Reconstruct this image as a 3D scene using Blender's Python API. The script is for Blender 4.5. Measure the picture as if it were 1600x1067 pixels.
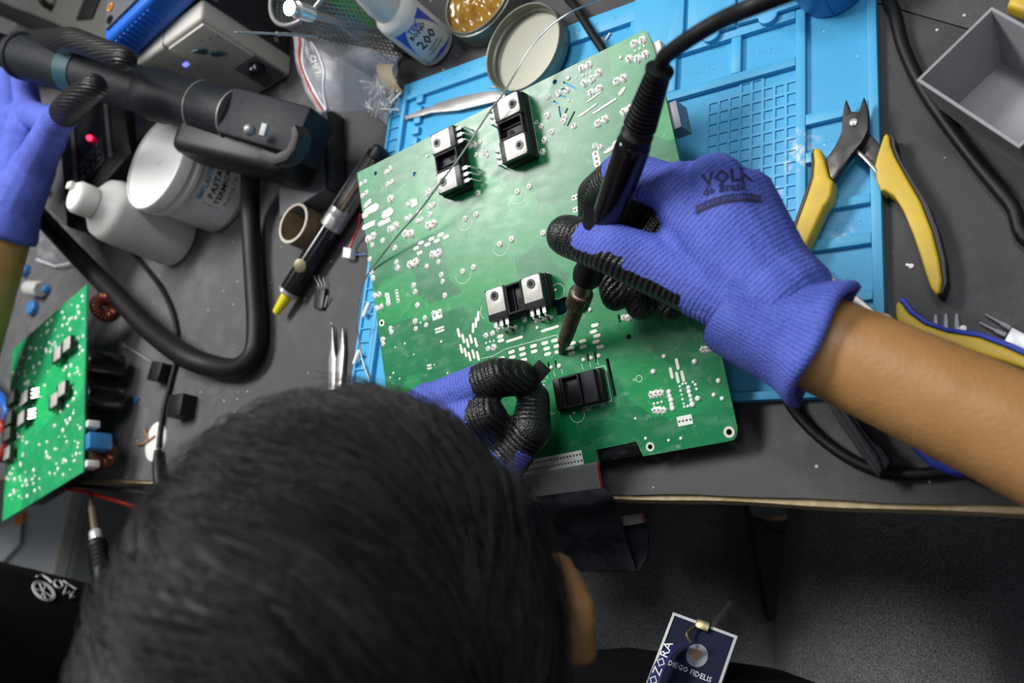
import bpy, bmesh, math, random
import numpy as np
from mathutils import Vector, Matrix, noise
random.seed(7); rng = np.random.default_rng(7)
scene = bpy.context.scene
COL = scene.collection
for o in list(bpy.data.objects): bpy.data.objects.remove(o)

# ---------------------------------------------------------------- camera
CAMZ = 0.442                       # camera height above the bench top (bench top is z = 0), metres
FPX = 1298.56                      # focal length in pixels of the 1600 x 1067 frame
RC = np.array([[0.80324001, 0.08971927, -0.58885987],
               [-0.08367643, -0.96179237, -0.26067929],
               [-0.58974888, 0.25866172, -0.76504272]])   # world -> camera (x right, y down, z forward)
cam_d = bpy.data.cameras.new('camera')
cam = bpy.data.objects.new('camera', cam_d); COL.objects.link(cam)
cam_d.sensor_width = 22.3; cam_d.lens = 22.3 * FPX / 1600
cam_d.clip_start = 0.01; cam_d.clip_end = 50
M = Matrix(((RC[0][0], -RC[1][0], -RC[2][0], 0), (RC[0][1], -RC[1][1], -RC[2][1], 0),
            (RC[0][2], -RC[1][2], -RC[2][2], CAMZ), (0, 0, 0, 1)))
cam.matrix_world = M
cam_d.dof.use_dof = True; cam_d.dof.focus_distance = 0.50; cam_d.dof.aperture_fstop = 4.5
scene.camera = cam

# ---------------------------------------------------------------- light
scene.view_settings.view_transform = 'Standard'; scene.view_settings.look = 'None'
scene.view_settings.gamma = 1.0; scene.view_settings.use_curve_mapping = False
scene.view_settings.exposure = 0.0
world = bpy.data.worlds.new('room_light'); scene.world = world
world.use_nodes = True
world.node_tree.nodes['Background'].inputs[0].default_value = (0.80, 0.86, 1.0, 1)
world.node_tree.nodes['Background'].inputs[1].default_value = 0.15
def area_light(name, loc, target, sx, sy, power, color):
    d = bpy.data.lights.new(name, 'AREA'); d.shape = 'RECTANGLE'; d.size = sx; d.size_y = sy
    d.energy = power; d.color = color
    o = bpy.data.objects.new(name, d); COL.objects.link(o)
    o.location = loc; o.rotation_euler = (Vector(target) - Vector(loc)).to_track_quat('-Z', 'Y').to_euler()
    return o
area_light('bench_lamp_light', (-1.05, 0.62, 1.30), (-0.42, 0.22, 0.0), 0.75, 0.30, 24, (1.0, 0.985, 0.96))
area_light('ceiling_tube_light', (0.15, 0.76, 2.0), (-0.3, 0.2, 0.0), 1.2, 0.25, 16, (0.95, 0.975, 1.0))
area_light('room_tube_light', (0.45, -0.75, 2.0), (-0.5, 0.2, 0.0), 1.2, 0.25, 3, (0.97, 0.98, 1.0))

# ---------------------------------------------------------------- helpers
def up(x, y, z=0.0):
    """bench-space point seen at photo pixel (x, y) at the height z"""
    d = RC.T @ np.array([x - 800, y - 533.5, FPX]); t = (z - CAMZ) / d[2]
    return Vector((d[0] * t, d[1] * t, z))
def U2(L, z): return [tuple(up(x, y, z)[:2]) for x, y in L]

def mat(name, col, rough=0.5, metal=0.0, var=0.0, vscale=60, bump=0.0, bscale=200, spec=0.5, coat=0.0, col2=None, alpha=1.0, trans=0.0, emit=0.0, sss=0.0, rvar=0.0, detail=4):
    m = bpy.data.materials.new(name); m.use_nodes = True
    nt = m.node_tree; b = nt.nodes['Principled BSDF']
    c = (*col, 1)
    b.inputs['Base Color'].default_value = c; b.inputs['Roughness'].default_value = rough
    b.inputs['Metallic'].default_value = metal; b.inputs['Specular IOR Level'].default_value = spec
    b.inputs['Coat Weight'].default_value = coat; b.inputs['Alpha'].default_value = alpha
    b.inputs['Transmission Weight'].default_value = trans
    if sss: 
        b.inputs['Subsurface Weight'].default_value = sss; b.inputs['Subsurface Radius'].default_value = (0.004, 0.002, 0.001)
    if emit:
        b.inputs['Emission Color'].default_value = c; b.inputs['Emission Strength'].default_value = emit
    tc = None
    if var or bump or rvar:
        tc = nt.nodes.new('ShaderNodeTexCoord')
    if var or rvar:
        n = nt.nodes.new('ShaderNodeTexNoise'); n.inputs['Scale'].default_value = vscale; n.inputs['Detail'].default_value = detail
        nt.links.new(tc.outputs['Object'], n.inputs['Vector'])
        if var:
            mx = nt.nodes.new('ShaderNodeMix'); mx.data_type = 'RGBA'
            c2 = col2 if col2 else tuple(min(1, v * 1.6 + 0.02) for v in col)
            mx.inputs[6].default_value = c; mx.inputs[7].default_value = (*c2, 1)
            r = nt.nodes.new('ShaderNodeMapRange'); r.inputs[1].default_value = 0.35; r.inputs[2].default_value = 0.75
            r.inputs[4].default_value = var
            nt.links.new(n.outputs['Fac'], r.inputs[0]); nt.links.new(r.outputs[0], mx.inputs[0])
            nt.links.new(mx.outputs[2], b.inputs['Base Color'])
        if rvar:
            r = nt.nodes.new('ShaderNodeMapRange'); r.inputs[3].default_value = max(0.02, rough - rvar); r.inputs[4].default_value = min(1, rough + rvar)
            r.inputs[1].default_value = 0.3; r.inputs[2].default_value = 0.7
            nt.links.new(n.outputs['Fac'], r.inputs[0]); nt.links.new(r.outputs[0], b.inputs['Roughness'])
    if bump:
        n2 = nt.nodes.new('ShaderNodeTexNoise'); n2.inputs['Scale'].default_value = bscale; n2.inputs['Detail'].default_value = 3
        nt.links.new(tc.outputs['Object'], n2.inputs['Vector'])
        bp = nt.nodes.new('ShaderNodeBump'); bp.inputs['Strength'].default_value = bump; bp.inputs['Distance'].default_value = 0.001
        nt.links.new(n2.outputs['Fac'], bp.inputs['Height']); nt.links.new(bp.outputs['Normal'], b.inputs['Normal'])
    return m

# geometry: every builder returns (verts, faces)
def join(*gs):
    V, F = [], []
    for g in gs:
        k = len(V); V += [tuple(v) for v in g[0]]; F += [tuple(i + k for i in f) for f in g[1]]
    return V, F
def xf(g, m): return [tuple(m @ Vector(v)) for v in g[0]], g[1]
def mv(g, x, y, z): return [(v[0] + x, v[1] + y, v[2] + z) for v in g[0]], g[1]
def box(x0, x1, y0, y1, z0, z1):
    V = [(x0, y0, z0), (x1, y0, z0), (x1, y1, z0), (x0, y1, z0), (x0, y0, z1), (x1, y0, z1), (x1, y1, z1), (x0, y1, z1)]
    return V, [(0, 3, 2, 1), (4, 5, 6, 7), (0, 1, 5, 4), (1, 2, 6, 5), (2, 3, 7, 6), (3, 0, 4, 7)]
def cbox(sx, sy, sz): return box(-sx / 2, sx / 2, -sy / 2, sy / 2, -sz / 2, sz / 2)
def bbox_(sx, sy, sz, b, seg=2):
    bm = bmesh.new(); bmesh.ops.create_cube(bm, size=1)
    for v in bm.verts: v.co = Vector((v.co.x * sx, v.co.y * sy, v.co.z * sz))
    bmesh.ops.bevel(bm, geom=bm.edges[:], offset=b, segments=seg, profile=0.5, affect='EDGES')
    bm.verts.index_update(); g = ([tuple(v.co) for v in bm.verts], [tuple(v.index for v in f.verts) for f in bm.faces]); bm.free(); return g
def area2(P): return sum(P[i][0] * P[(i + 1) % len(P)][1] - P[(i + 1) % len(P)][0] * P[i][1] for i in range(len(P)))
def prism(P, z0, z1, bev=0.0, seg=2):
    P = list(P)
    if area2(P) < 0: P = P[::-1]
    bm = bmesh.new(); vs = [bm.verts.new((p[0], p[1], z0)) for p in P]
    f = bm.faces.new(vs); r = bmesh.ops.extrude_face_region(bm, geom=[f])
    for v in r['geom']:
        if isinstance(v, bmesh.types.BMVert): v.co.z = z1
    bmesh.ops.recalc_face_normals(bm, faces=bm.faces[:])
    if bev:
        E = [e for e in bm.edges if abs(e.verts[0].co.z - e.verts[1].co.z) < 1e-9]
        bmesh.ops.bevel(bm, geom=E, offset=bev, segments=seg, profile=0.5, affect='EDGES', clamp_overlap=True)
    bmesh.ops.triangulate(bm, faces=[f for f in bm.faces if len(f.verts) > 4])
    bm.verts.index_update(); g = ([tuple(v.co) for v in bm.verts], [tuple(v.index for v in f.verts) for f in bm.faces]); bm.free(); return g
def lathe(prof, n=32, caps=True):
    V, F = [], []
    for r, z in prof:
        for k in range(n):
            a = 2 * math.pi * k / n; V.append((r * math.cos(a), r * math.sin(a), z))
    for i in range(len(prof) - 1):
        for k in range(n):
            a, b = i * n + k, i * n + (k + 1) % n
            F.append((a, b, b + n, a + n))
    if caps:
        F.append(tuple(range(n - 1, -1, -1))); F.append(tuple((len(prof) - 1) * n + k for k in range(n)))
    return V, F
def smooth_path(P, sub=6):
    P = [Vector(p) for p in P]; out = []
    for i in range(len(P) - 1):
        a, b, c, d = P[max(i - 1, 0)], P[i], P[i + 1], P[min(i + 2, len(P) - 1)]
        for k in range(sub):
            t = k / sub
            out.append(0.5 * ((2 * b) + (c - a) * t + (2 * a - 5 * b + 4 * c - d) * t * t + (3 * b - a - 3 * c + d) * t ** 3))
    out.append(P[-1]); return out
def interp(L, n):
    return [float(v) for v in np.interp(np.linspace(0, len(L) - 1, n), range(len(L)), L)]
def tube(P, r, n=10, caps=True, flat=1.0):
    P = [Vector(p) for p in P]; R = r if isinstance(r, (list, tuple)) else [r] * len(P)
    if len(R) != len(P): R = interp(R, len(P))
    V, F = [], []; ref = None
    for i, p in enumerate(P):
        t = (P[min(i + 1, len(P) - 1)] - P[max(i - 1, 0)])
        t = t.normalized() if t.length > 1e-12 else Vector((0, 0, 1))
        if ref is None:
            ref = t.cross(Vector((0, 0, 1)))
            if ref.length < 1e-3: ref = t.cross(Vector((0, 1, 0)))
        ref = (ref - t * ref.dot(t)).normalized(); b = t.cross(ref)
        for k in range(n):
            a = 2 * math.pi * k / n
            V.append(tuple(p + ref * (math.cos(a) * R[i]) + b * (math.sin(a) * R[i] * flat)))
    for i in range(len(P) - 1):
        for k in range(n):
            a, c = i * n + k, i * n + (k + 1) % n
            F.append((a, c, c + n, a + n))
    if caps:
        F.append(tuple(range(n - 1, -1, -1))); F.append(tuple((len(P) - 1) * n + k for k in range(n)))
    return V, F
def capsule(a, b, ra, rb, n=14):
    a, b = Vector(a), Vector(b); d = (b - a).normalized(); P, R = [], []
    for k in range(5):
        t = math.pi / 2 * (1 - k / 4); P.append(a - d * (ra * math.sin(t))); R.append(max(1e-5, ra * math.cos(t)))
    for k in range(5):
        t = math.pi / 2 * k / 4; P.append(b + d * (rb * math.sin(t))); R.append(max(1e-5, rb * math.cos(t)))
    return tube(P, R, n)
def chain(P, R): return join(*[capsule(P[i], P[i + 1], R[i], R[i + 1]) for i in range(len(P) - 1)])
def sphere(c, r, nu=16, nv=10):
    rx, ry, rz = r if isinstance(r, (tuple, list)) else (r, r, r)
    g = lathe([(max(1e-5, math.sin(math.pi * i / nv)), -math.cos(math.pi * i / nv)) for i in range(nv + 1)], nu)
    return [(c[0] + v[0] * rx, c[1] + v[1] * ry, c[2] + v[2] * rz) for v in g[0]], g[1]
def frame(o, x, z):
    x = Vector(x).normalized(); z = Vector(z); z = (z - x * z.dot(x)).normalized(); y = z.cross(x); o = Vector(o)
    return Matrix(((x.x, y.x, z.x, o.x), (x.y, y.y, z.y, o.y), (x.z, y.z, z.z, o.z), (0, 0, 0, 1)))
def along(a, b):
    """frame whose z runs from a to b"""
    a, b = Vector(a), Vector(b); z = (b - a).normalized(); x = z.cross(Vector((0, 0, 1)))
    if x.length < 1e-3: x = Vector((1, 0, 0))
    return frame(a, x, z)
def grid_sheet(fn, nu, nv):
    V = [tuple(fn(i / nu, j / nv)) for j in range(nv + 1) for i in range(nu + 1)]
    return V, [(j * (nu + 1) + i, j * (nu + 1) + i + 1, (j + 1) * (nu + 1) + i + 1, (j + 1) * (nu + 1) + i) for j in range(nv) for i in range(nu)]

def to_mesh(name, g, m, smooth=40):
    me = bpy.data.meshes.new(name); me.from_pydata([tuple(v) for v in g[0]], [], g[1]); me.update()
    if smooth:
        me.polygons.foreach_set('use_smooth', [True] * len(me.polygons))
        if smooth < 180: me.set_sharp_from_angle(angle=math.radians(smooth))
    for k in (m if isinstance(m, (list, tuple)) else [m]): me.materials.append(k)
    return me
def link(name, me, parent=None, matrix=None):
    o = bpy.data.objects.new(name, me); COL.objects.link(o)
    if parent is not None: o.parent = parent
    if matrix is not None: o.matrix_local = matrix
    if parent is not None: MTX[o.name] = MTX.get(parent.name, Matrix.Identity(4)) @ (matrix if matrix is not None else Matrix.Identity(4))
    return o
MTX = {}
def thing(name, label, cat, loc=(0, 0, 0), mtx=None, group=None):
    o = bpy.data.objects.new(name, None); COL.objects.link(o); o.empty_display_size = 0.02
    o.matrix_local = mtx if mtx is not None else Matrix.Translation(loc)
    MTX[o.name] = (mtx if mtx is not None else Matrix.Translation(loc)).copy()
    o['label'] = label; o['category'] = cat
    if group: o['group'] = group
    return o
def root_mtx(o):
    return MTX.get(o.name, Matrix.Identity(4))
def part(name, g, m, parent, world=False, smooth=40, label=None):
    """a mesh of its own under its thing; world=True: the shape was given in bench coordinates"""
    if world: g = xf(g, root_mtx(parent).inverted())
    o = link(name, to_mesh(name, g, m, smooth), parent)
    if label: o['label'] = label
    return o
def solo(name, label, cat, g, m, loc=None, smooth=40, group=None, mtx=None):
    """a thing that is one mesh; shape in bench coordinates when loc is given, else local to mtx"""
    if mtx is None:
        if loc is None:
            A = np.array(g[0]); loc = (float(A[:, 0].mean()), float(A[:, 1].mean()), float(A[:, 2].min()))
        g = mv(g, -loc[0], -loc[1], -loc[2]); mtx = Matrix.Translation(loc)
    o = link(name, to_mesh(name, g, m, smooth)); o.matrix_local = mtx; MTX[o.name] = mtx.copy()
    o['label'] = label; o['category'] = cat
    if group: o['group'] = group
    return o
def struct(name, g, m, smooth=40):
    o = link(name, to_mesh(name, g, m, smooth)); o['kind'] = 'structure'; return o
def remesh(g, voxel, smooth=6, factor=0.5):
    """melt overlapping closed shapes into one continuous surface"""
    me = bpy.data.meshes.new('tmp'); me.from_pydata([tuple(v) for v in g[0]], [], g[1]); me.update()
    o = bpy.data.objects.new('tmp', me); COL.objects.link(o)
    a = o.modifiers.new('r', 'REMESH'); a.mode = 'VOXEL'; a.voxel_size = voxel
    s = o.modifiers.new('s', 'SMOOTH'); s.factor = factor; s.iterations = smooth
    dg = bpy.context.evaluated_depsgraph_get(); dg.update()
    out = bpy.data.meshes.new_from_object(o.evaluated_get(dg))
    n = len(out.vertices); co = np.empty(n * 3, 'f'); out.vertices.foreach_get('co', co)
    V = [tuple(map(float, c)) for c in co.reshape(-1, 3)]; F = [tuple(p.vertices) for p in out.polygons]
    bpy.data.objects.remove(o); bpy.data.meshes.remove(me); bpy.data.meshes.remove(out)
    return V, F
_font = {}
def text_geo(s, size, depth=0.0, cx=True, res=2, bold=0.0):
    cu = bpy.data.curves.new('t', 'FONT'); cu.body = s; cu.size = size; cu.extrude = depth; cu.offset = bold * size; cu.resolution_u = res
    cu.align_x = 'CENTER' if cx else 'LEFT'; cu.align_y = 'CENTER'
    o = bpy.data.objects.new('t', cu); COL.objects.link(o)
    dg = bpy.context.evaluated_depsgraph_get(); dg.update()
    me = bpy.data.meshes.new_from_object(o.evaluated_get(dg))
    g = ([tuple(v.co) for v in me.vertices], [tuple(p.vertices) for p in me.polygons])
    bpy.data.objects.remove(o); bpy.data.curves.remove(cu); bpy.data.meshes.remove(me)
    return g

# ---------------------------------------------------------------- shared materials
K = {}
K['black_plastic'] = mat('black plastic', (0.007, 0.007, 0.008), 0.45, var=0.5, vscale=300, col2=(0.016, 0.016, 0.018), spec=0.3)
K['gloss_black'] = mat('glossy black plastic', (0.006, 0.006, 0.008), 0.16)
K['rubber_black'] = mat('black rubber', (0.007, 0.007, 0.008), 0.48, bump=0.15, bscale=900, spec=0.28)
K['steel'] = mat('brushed steel', (0.42, 0.41, 0.40), 0.36, 0.6, rvar=0.06, vscale=40)
K['chrome'] = mat('bright chrome', (0.8, 0.8, 0.8), 0.2, 0.6)
K['solder'] = mat('tin solder', (0.95, 0.94, 0.90), 0.32, 0.04, bump=0.25, bscale=1400)
K['tin_pad'] = mat('tinned pad', (0.80, 0.78, 0.66), 0.4, 0.35, var=0.6, vscale=500, col2=(0.86, 0.86, 0.80))
K['white_plastic'] = mat('white plastic', (0.78, 0.77, 0.73), 0.42, sss=0.1)
K['white_print'] = mat('white print', (0.80, 0.84, 0.78), 0.6)
K['black_print'] = mat('black print', (0.02, 0.02, 0.024), 0.6)
K['dark_hole'] = mat('dark bore', (0.004, 0.004, 0.005), 0.8)
K['charcoal'] = mat('charcoal plastic', (0.010, 0.012, 0.016), 0.55, var=0.4, vscale=250, bump=0.08, bscale=1500, spec=0.22)
K['red_wire'] = mat('red wire insulation', (0.50, 0.02, 0.02), 0.4)
K['skin'] = mat('tan skin', (0.42, 0.212, 0.072), 0.48, var=0.55, vscale=45, col2=(0.53, 0.285, 0.115), bump=0.25, bscale=500, sss=0.08)
K['yellow_grip'] = mat('yellow rubber grip', (0.72, 0.49, 0.030), 0.48, var=0.55, vscale=90, col2=(0.55, 0.36, 0.03), bump=0.1, bscale=600)
K['blue_plastic'] = mat('blue plastic', (0.02, 0.15, 0.62), 0.4, bump=0.05)
# ================================================================ the setting
FLOOR_Z = -0.76
m_floor = mat('dark floor tiles', (0.035, 0.035, 0.037), 0.5, var=0.6, vscale=8, col2=(0.055, 0.055, 0.055))
struct('floor', box(-2.6, 1.4, -1.6, 1.25, FLOOR_Z - 0.02, FLOOR_Z), m_floor)
m_wall = mat('grey green wall paint', (0.16, 0.17, 0.155), 0.7, var=0.3, vscale=5)
struct('wall_back', box(-2.6, 1.4, 1.20, 1.25, FLOOR_Z, 1.9), m_wall)
struct('wall_left', box(-2.65, -2.6, -1.6, 1.25, FLOOR_Z, 1.9), m_wall)

# bench: chipboard top with a black rubber cover sheet
def bench_rubber():
    m = mat('charcoal rubber sheet', (0.05, 0.05, 0.053), 0.55)
    nt = m.node_tree; b = nt.nodes['Principled BSDF']; tc = nt.nodes.new('ShaderNodeTexCoord')
    def noise_(scale, detail=4, rough=0.6):
        n = nt.nodes.new('ShaderNodeTexNoise'); n.inputs['Scale'].default_value = scale; n.inputs['Detail'].default_value = detail
        n.inputs['Roughness'].default_value = rough; nt.links.new(tc.outputs['Object'], n.inputs['Vector']); return n
    def rng_(src, a, c, lo, hi):
        r = nt.nodes.new('ShaderNodeMapRange'); r.inputs[1].default_value = a; r.inputs[2].default_value = c
        r.inputs[3].default_value = lo; r.inputs[4].default_value = hi; nt.links.new(src, r.inputs[0]); return r
    fine = noise_(1500, 2); big = noise_(9, 5); mid = noise_(45, 6, 0.7)
    mx = nt.nodes.new('ShaderNodeMix'); mx.data_type = 'RGBA'
    mx.inputs[6].default_value = (0.014, 0.014, 0.016, 1); mx.inputs[7].default_value = (0.047, 0.046, 0.050, 1)
    nt.links.new(rng_(fine.outputs['Fac'], 0.3, 0.7, 0.05, 0.85).outputs[0], mx.inputs[0])
    # pale dust smears
    mul = nt.nodes.new('ShaderNodeMath'); mul.operation = 'MULTIPLY'
    nt.links.new(rng_(big.outputs['Fac'], 0.5, 0.85, 0, 1).outputs[0], mul.inputs[0])
    nt.links.new(rng_(mid.outputs['Fac'], 0.4, 0.75, 0, 0.45).outputs[0], mul.inputs[1])
    # the far left half of the sheet is dusty all over
    sx = nt.nodes.new('ShaderNodeSeparateXYZ'); nt.links.new(tc.outputs['Object'], sx.inputs[0])
    dusty = rng_(sx.outputs[0], 0.12, -0.25, 0.0, 0.40)
    dn = nt.nodes.new('ShaderNodeMath'); dn.operation = 'MULTIPLY'; nt.links.new(dusty.outputs[0], dn.inputs[0]); nt.links.new(rng_(mid.outputs['Fac'], 0.2, 0.7, 0.5, 1.1).outputs[0], dn.inputs[1])
    mxx = nt.nodes.new('ShaderNodeMath'); mxx.operation = 'ADD'; mxx.use_clamp = True; nt.links.new(dn.outputs[0], mxx.inputs[0]); nt.links.new(mul.outputs[0], mxx.inputs[1]); mul = mxx
    m2 = nt.nodes.new('ShaderNodeMix'); m2.data_type = 'RGBA'; m2.inputs[7].default_value = (0.27, 0.265, 0.275, 1)
    nt.links.new(mul.outputs[0], m2.inputs[0]); nt.links.new(mx.outputs[2], m2.inputs[6])
    # crumbs: sparse pale specks
    vo = nt.nodes.new('ShaderNodeTexVoronoi'); vo.inputs['Scale'].default_value = 150; vo.inputs['Randomness'].default_value = 1
    nt.links.new(tc.outputs['Object'], vo.inputs['Vector'])
    sp = nt.nodes.new('ShaderNodeSeparateColor'); nt.links.new(vo.outputs['Color'], sp.inputs[0])
    sel = rng_(sp.outputs[0], 0.87, 0.88, 0, 1); dot = rng_(vo.outputs['Distance'], 0.09, 0.15, 1, 0)
    mm = nt.nodes.new('ShaderNodeMath'); mm.operation = 'MULTIPLY'; nt.links.new(sel.outputs[0], mm.inputs[0]); nt.links.new(dot.outputs[0], mm.inputs[1])
    m3 = nt.nodes.new('ShaderNodeMix'); m3.data_type = 'RGBA'; m3.inputs[7].default_value = (0.55, 0.54, 0.50, 1)
    nt.links.new(mm.outputs[0], m3.inputs[0]); nt.links.new(m2.outputs[2], m3.inputs[6])
    nt.links.new(m3.outputs[2], b.inputs['Base Color'])
    bp = nt.nodes.new('ShaderNodeBump'); bp.inputs['Strength'].default_value = 0.35; bp.inputs['Distance'].default_value = 0.0006
    nt.links.new(fine.outputs['Fac'], bp.inputs['Height']); nt.links.new(bp.outputs['Normal'], b.inputs['Normal'])
    return m
K['bench_rubber'] = bench_rubber()
K['chipboard'] = mat('tan chipboard edge', (0.42, 0.32, 0.17), 0.8, var=0.8, vscale=160, col2=(0.60, 0.50, 0.30), bump=0.6, bscale=300)
bench = thing('workbench', 'long chipboard workbench covered with a black rubber sheet', 'workbench', (-0.6, 0.5, FLOOR_Z))
xs = np.linspace(-1.9, 0.7, 131)
front = [(float(x), 0.0435 + 0.0007 * math.sin(x * 23) + 0.0005 * math.sin(x * 61)) for x in xs]
part('board', prism(front + [(0.7, 1.0), (-1.9, 1.0)], -0.024, -0.003, 0.0012), K['chipboard'], bench, True)
rub = [(float(x), 0.0468 + 0.0006 * math.sin(x * 31 + 1) + 0.0004 * math.sin(x * 83)) for x in xs]
SEAM = 0.305                                        # the cover sheet is laid in two pieces
seam = [(0.7, SEAM + 0.02), (-0.03, 0.298), (-0.068, 0.3085), (-0.12, 0.322)]
seam_a = [tuple(up(1600, 71, 0)[:2]), tuple(up(1505, 43, 0)[:2]), tuple(up(1405, 15, 0)[:2])]
ax, ay = seam_a[0]; bx_, by_ = seam_a[2]; sl = (by_ - ay) / (bx_ - ax)
L0 = (0.7, ay + sl * (0.7 - ax)); L1 = (-0.3, ay + sl * (-0.3 - ax))
part('rubber_sheet', prism(rub + [(0.7, L0[1] - 0.0004), (-0.3, L1[1] - 0.0004), (-0.3, 1.0), (-1.9, 1.0)], -0.003, 0.0), K['bench_rubber'], bench, True)
part('rubber_sheet', prism([(0.7, L0[1]), (-0.3 + 0.0004, L1[1]), (-0.3 + 0.0004, 1.0), (0.7, 1.0)], -0.003, 0.0004, 0.0004), K['bench_rubber'], bench, True)
m_leg = mat('dark steel bench leg', (0.03, 0.03, 0.032), 0.4, 0.6)
for lx in (-1.85, 0.6):
    for ly in (0.12, 0.94):
        part('leg', box(lx, lx + 0.05, ly, ly + 0.05, FLOOR_Z, -0.024), m_leg, bench, True)

# ================================================================ blue silicone soldering mat
def mat_blue():
    m = mat('blue silicone', (0.065, 0.40, 0.70), 0.5, var=0.35, vscale=25, col2=(0.08, 0.44, 0.74), bump=0.08, bscale=1200)
    nt = m.node_tree; b = nt.nodes['Principled BSDF']; tc = nt.nodes.new('ShaderNodeTexCoord')
    src = b.inputs['Base Color'].links[0].from_socket
    vo = nt.nodes.new('ShaderNodeTexVoronoi'); vo.inputs['Scale'].default_value = 160; nt.links.new(tc.outputs['Object'], vo.inputs['Vector'])
    sp = nt.nodes.new('ShaderNodeSeparateColor'); nt.links.new(vo.outputs['Color'], sp.inputs[0])
    def rng_(s, a, c, lo, hi):
        r = nt.nodes.new('ShaderNodeMapRange'); r.inputs[1].default_value = a; r.inputs[2].default_value = c
        r.inputs[3].default_value = lo; r.inputs[4].default_value = hi; nt.links.new(s, r.inputs[0]); return r
    mm = nt.nodes.new('ShaderNodeMath'); mm.operation = 'MULTIPLY'
    nt.links.new(rng_(sp.outputs[0], 0.93, 0.94, 0, 1).outputs[0], mm.inputs[0]); nt.links.new(rng_(vo.outputs['Distance'], 0.06, 0.1, 1, 0).outputs[0], mm.inputs[1])
    m3 = nt.nodes.new('ShaderNodeMix'); m3.data_type = 'RGBA'; m3.inputs[7].default_value = (0.7, 0.75, 0.76, 1)
    # dried white residue beside the screw pits
    acc = mm.outputs[0]; nz = nt.nodes.new('ShaderNodeTexNoise'); nz.inputs['Scale'].default_value = 170; nz.inputs['Detail'].default_value = 5; nt.links.new(tc.outputs['Object'], nz.inputs['Vector'])
    for p_, rad in (((0.156, 0.004, 0.006), 0.013), ((0.153, -0.006, 0.006), 0.010), ((0.148, -0.002, 0.003), 0.007), ((0.145, -0.019, 0.003), 0.006), ((0.178, -0.055, 0.002), 0.007)):
        vd = nt.nodes.new('ShaderNodeVectorMath'); vd.operation = 'DISTANCE'; vd.inputs[1].default_value = p_; nt.links.new(tc.outputs['Object'], vd.inputs[0])
        ml = nt.nodes.new('ShaderNodeMath'); ml.operation = 'MULTIPLY'; nt.links.new(rng_(vd.outputs['Value'], 0.2 * rad, rad, 1, 0).outputs[0], ml.inputs[0]); nt.links.new(rng_(nz.outputs['Fac'], 0.46, 0.60, 0, 0.85).outputs[0], ml.inputs[1])
        ad_ = nt.nodes.new('ShaderNodeMath'); ad_.operation = 'MAXIMUM'; nt.links.new(acc, ad_.inputs[0]); nt.links.new(ml.outputs[0], ad_.inputs[1]); acc = ad_.outputs[0]
    nt.links.new(acc, m3.inputs[0]); nt.links.new(src, m3.inputs[6]); nt.links.new(m3.outputs[2], b.inputs['Base Color'])
    return m
K['silicone'] = mat_blue()
smat = thing('soldering_mat', 'large sky blue silicone soldering mat with moulded compartments under the circuit board', 'work mat', (-0.296, 0.245, 0.0))
X0, X1, Y0, Y1 = -0.495, -0.097, 0.099, 0.3895
part('base_sheet', prism([(X0, Y0), (X1, Y0), (X1, 0.3895), (-0.4815, 0.3895), (X0, 0.372)], 0.0, 0.0022, 0.0006), K['silicone'], smat, True)
ZT = 0.0062
def rib(name, x0, x1, y0, y1, z=ZT, z0=0.0015): return part(name, mv(bbox_(x1 - x0, y1 - y0, z - z0, min(0.0007, (x1 - x0) * 0.3, (y1 - y0) * 0.3)), (x0 + x1) / 2, (y0 + y1) / 2, (z + z0) / 2), K['silicone'], smat, True)
rib('rim', -0.1025, X1, Y0, Y1); rib('rim', -0.474, -0.1025, Y0, 0.104)
rib('rim', -0.474, -0.4705, 0.104, 0.3205, 0.0062)
rib('rim', -0.474, -0.1025, 0.3735, Y1)
rib('divider', -0.1428, -0.137, 0.104, 0.3735)
rib('divider', -0.4545, -0.1428, 0.3018, 0.3083)
rib('divider', -0.1835, -0.177, 0.3083, 0.3345)
rib('divider', -0.2270, -0.2215, 0.3083, 0.3345)
rib('divider', -0.258, -0.1428, 0.3345, 0.3735)
for ya, yb in ((0.2603, 0.2672), (0.2360, 0.2425), (0.2050, 0.2105), (0.1815, 0.1880), (0.1500, 0.1555)):
    rib('divider', -0.137, -0.1025, ya, yb)
# lids with finger tabs over the top compartments
for xa, xb in ((-0.2535, -0.2155), (-0.2128, -0.1797), (-0.1783, -0.1395)):
    xm = (xa + xb) / 2; P = [(xa, 0.3885), (xa, 0.3408), (xm - 0.0075, 0.3404)]
    P += [(xm + 0.0062 * math.cos(math.pi + a), 0.3404 + 0.0058 * math.sin(math.pi + a)) for a in np.linspace(0, math.pi, 9)]
    P += [(xm + 0.0075, 0.3404), (xb, 0.3404), (xb, 0.3885)]
    part('lid', prism(P, 0.0062, 0.0098, 0.0008), K['silicone'], smat, True)
# notched rail at the left and tool slot beside it
rib('rail', -0.495, -0.4922, 0.099, 0.370, 0.0042); rib('rail', -0.4785, -0.4740, 0.099, 0.3895, 0.0062)
for k in range(24):
    y = 0.104 + k * 0.01125
    rib('rung', -0.4925, -0.4783, y, y + 0.0016, 0.0040)
for k in range(5):
    y = 0.328 + k * 0.0098
    rib('notch_block', -0.4622, -0.4548, y, y + 0.0066, 0.0058)
rib('divider', -0.4705, -0.4545, 0.3205, 0.327)
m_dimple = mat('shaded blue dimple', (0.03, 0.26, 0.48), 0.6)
for k in range(14):
    part('stud_hole', mv(lathe([(0.0011, -0.0002), (0.0011, 0.0001), (0.0007, 0.0001), (0.0006, -0.0004)], 10), -0.4655 + k * 0.0150, 0.3815, ZT), m_dimple, smat, True)
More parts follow.
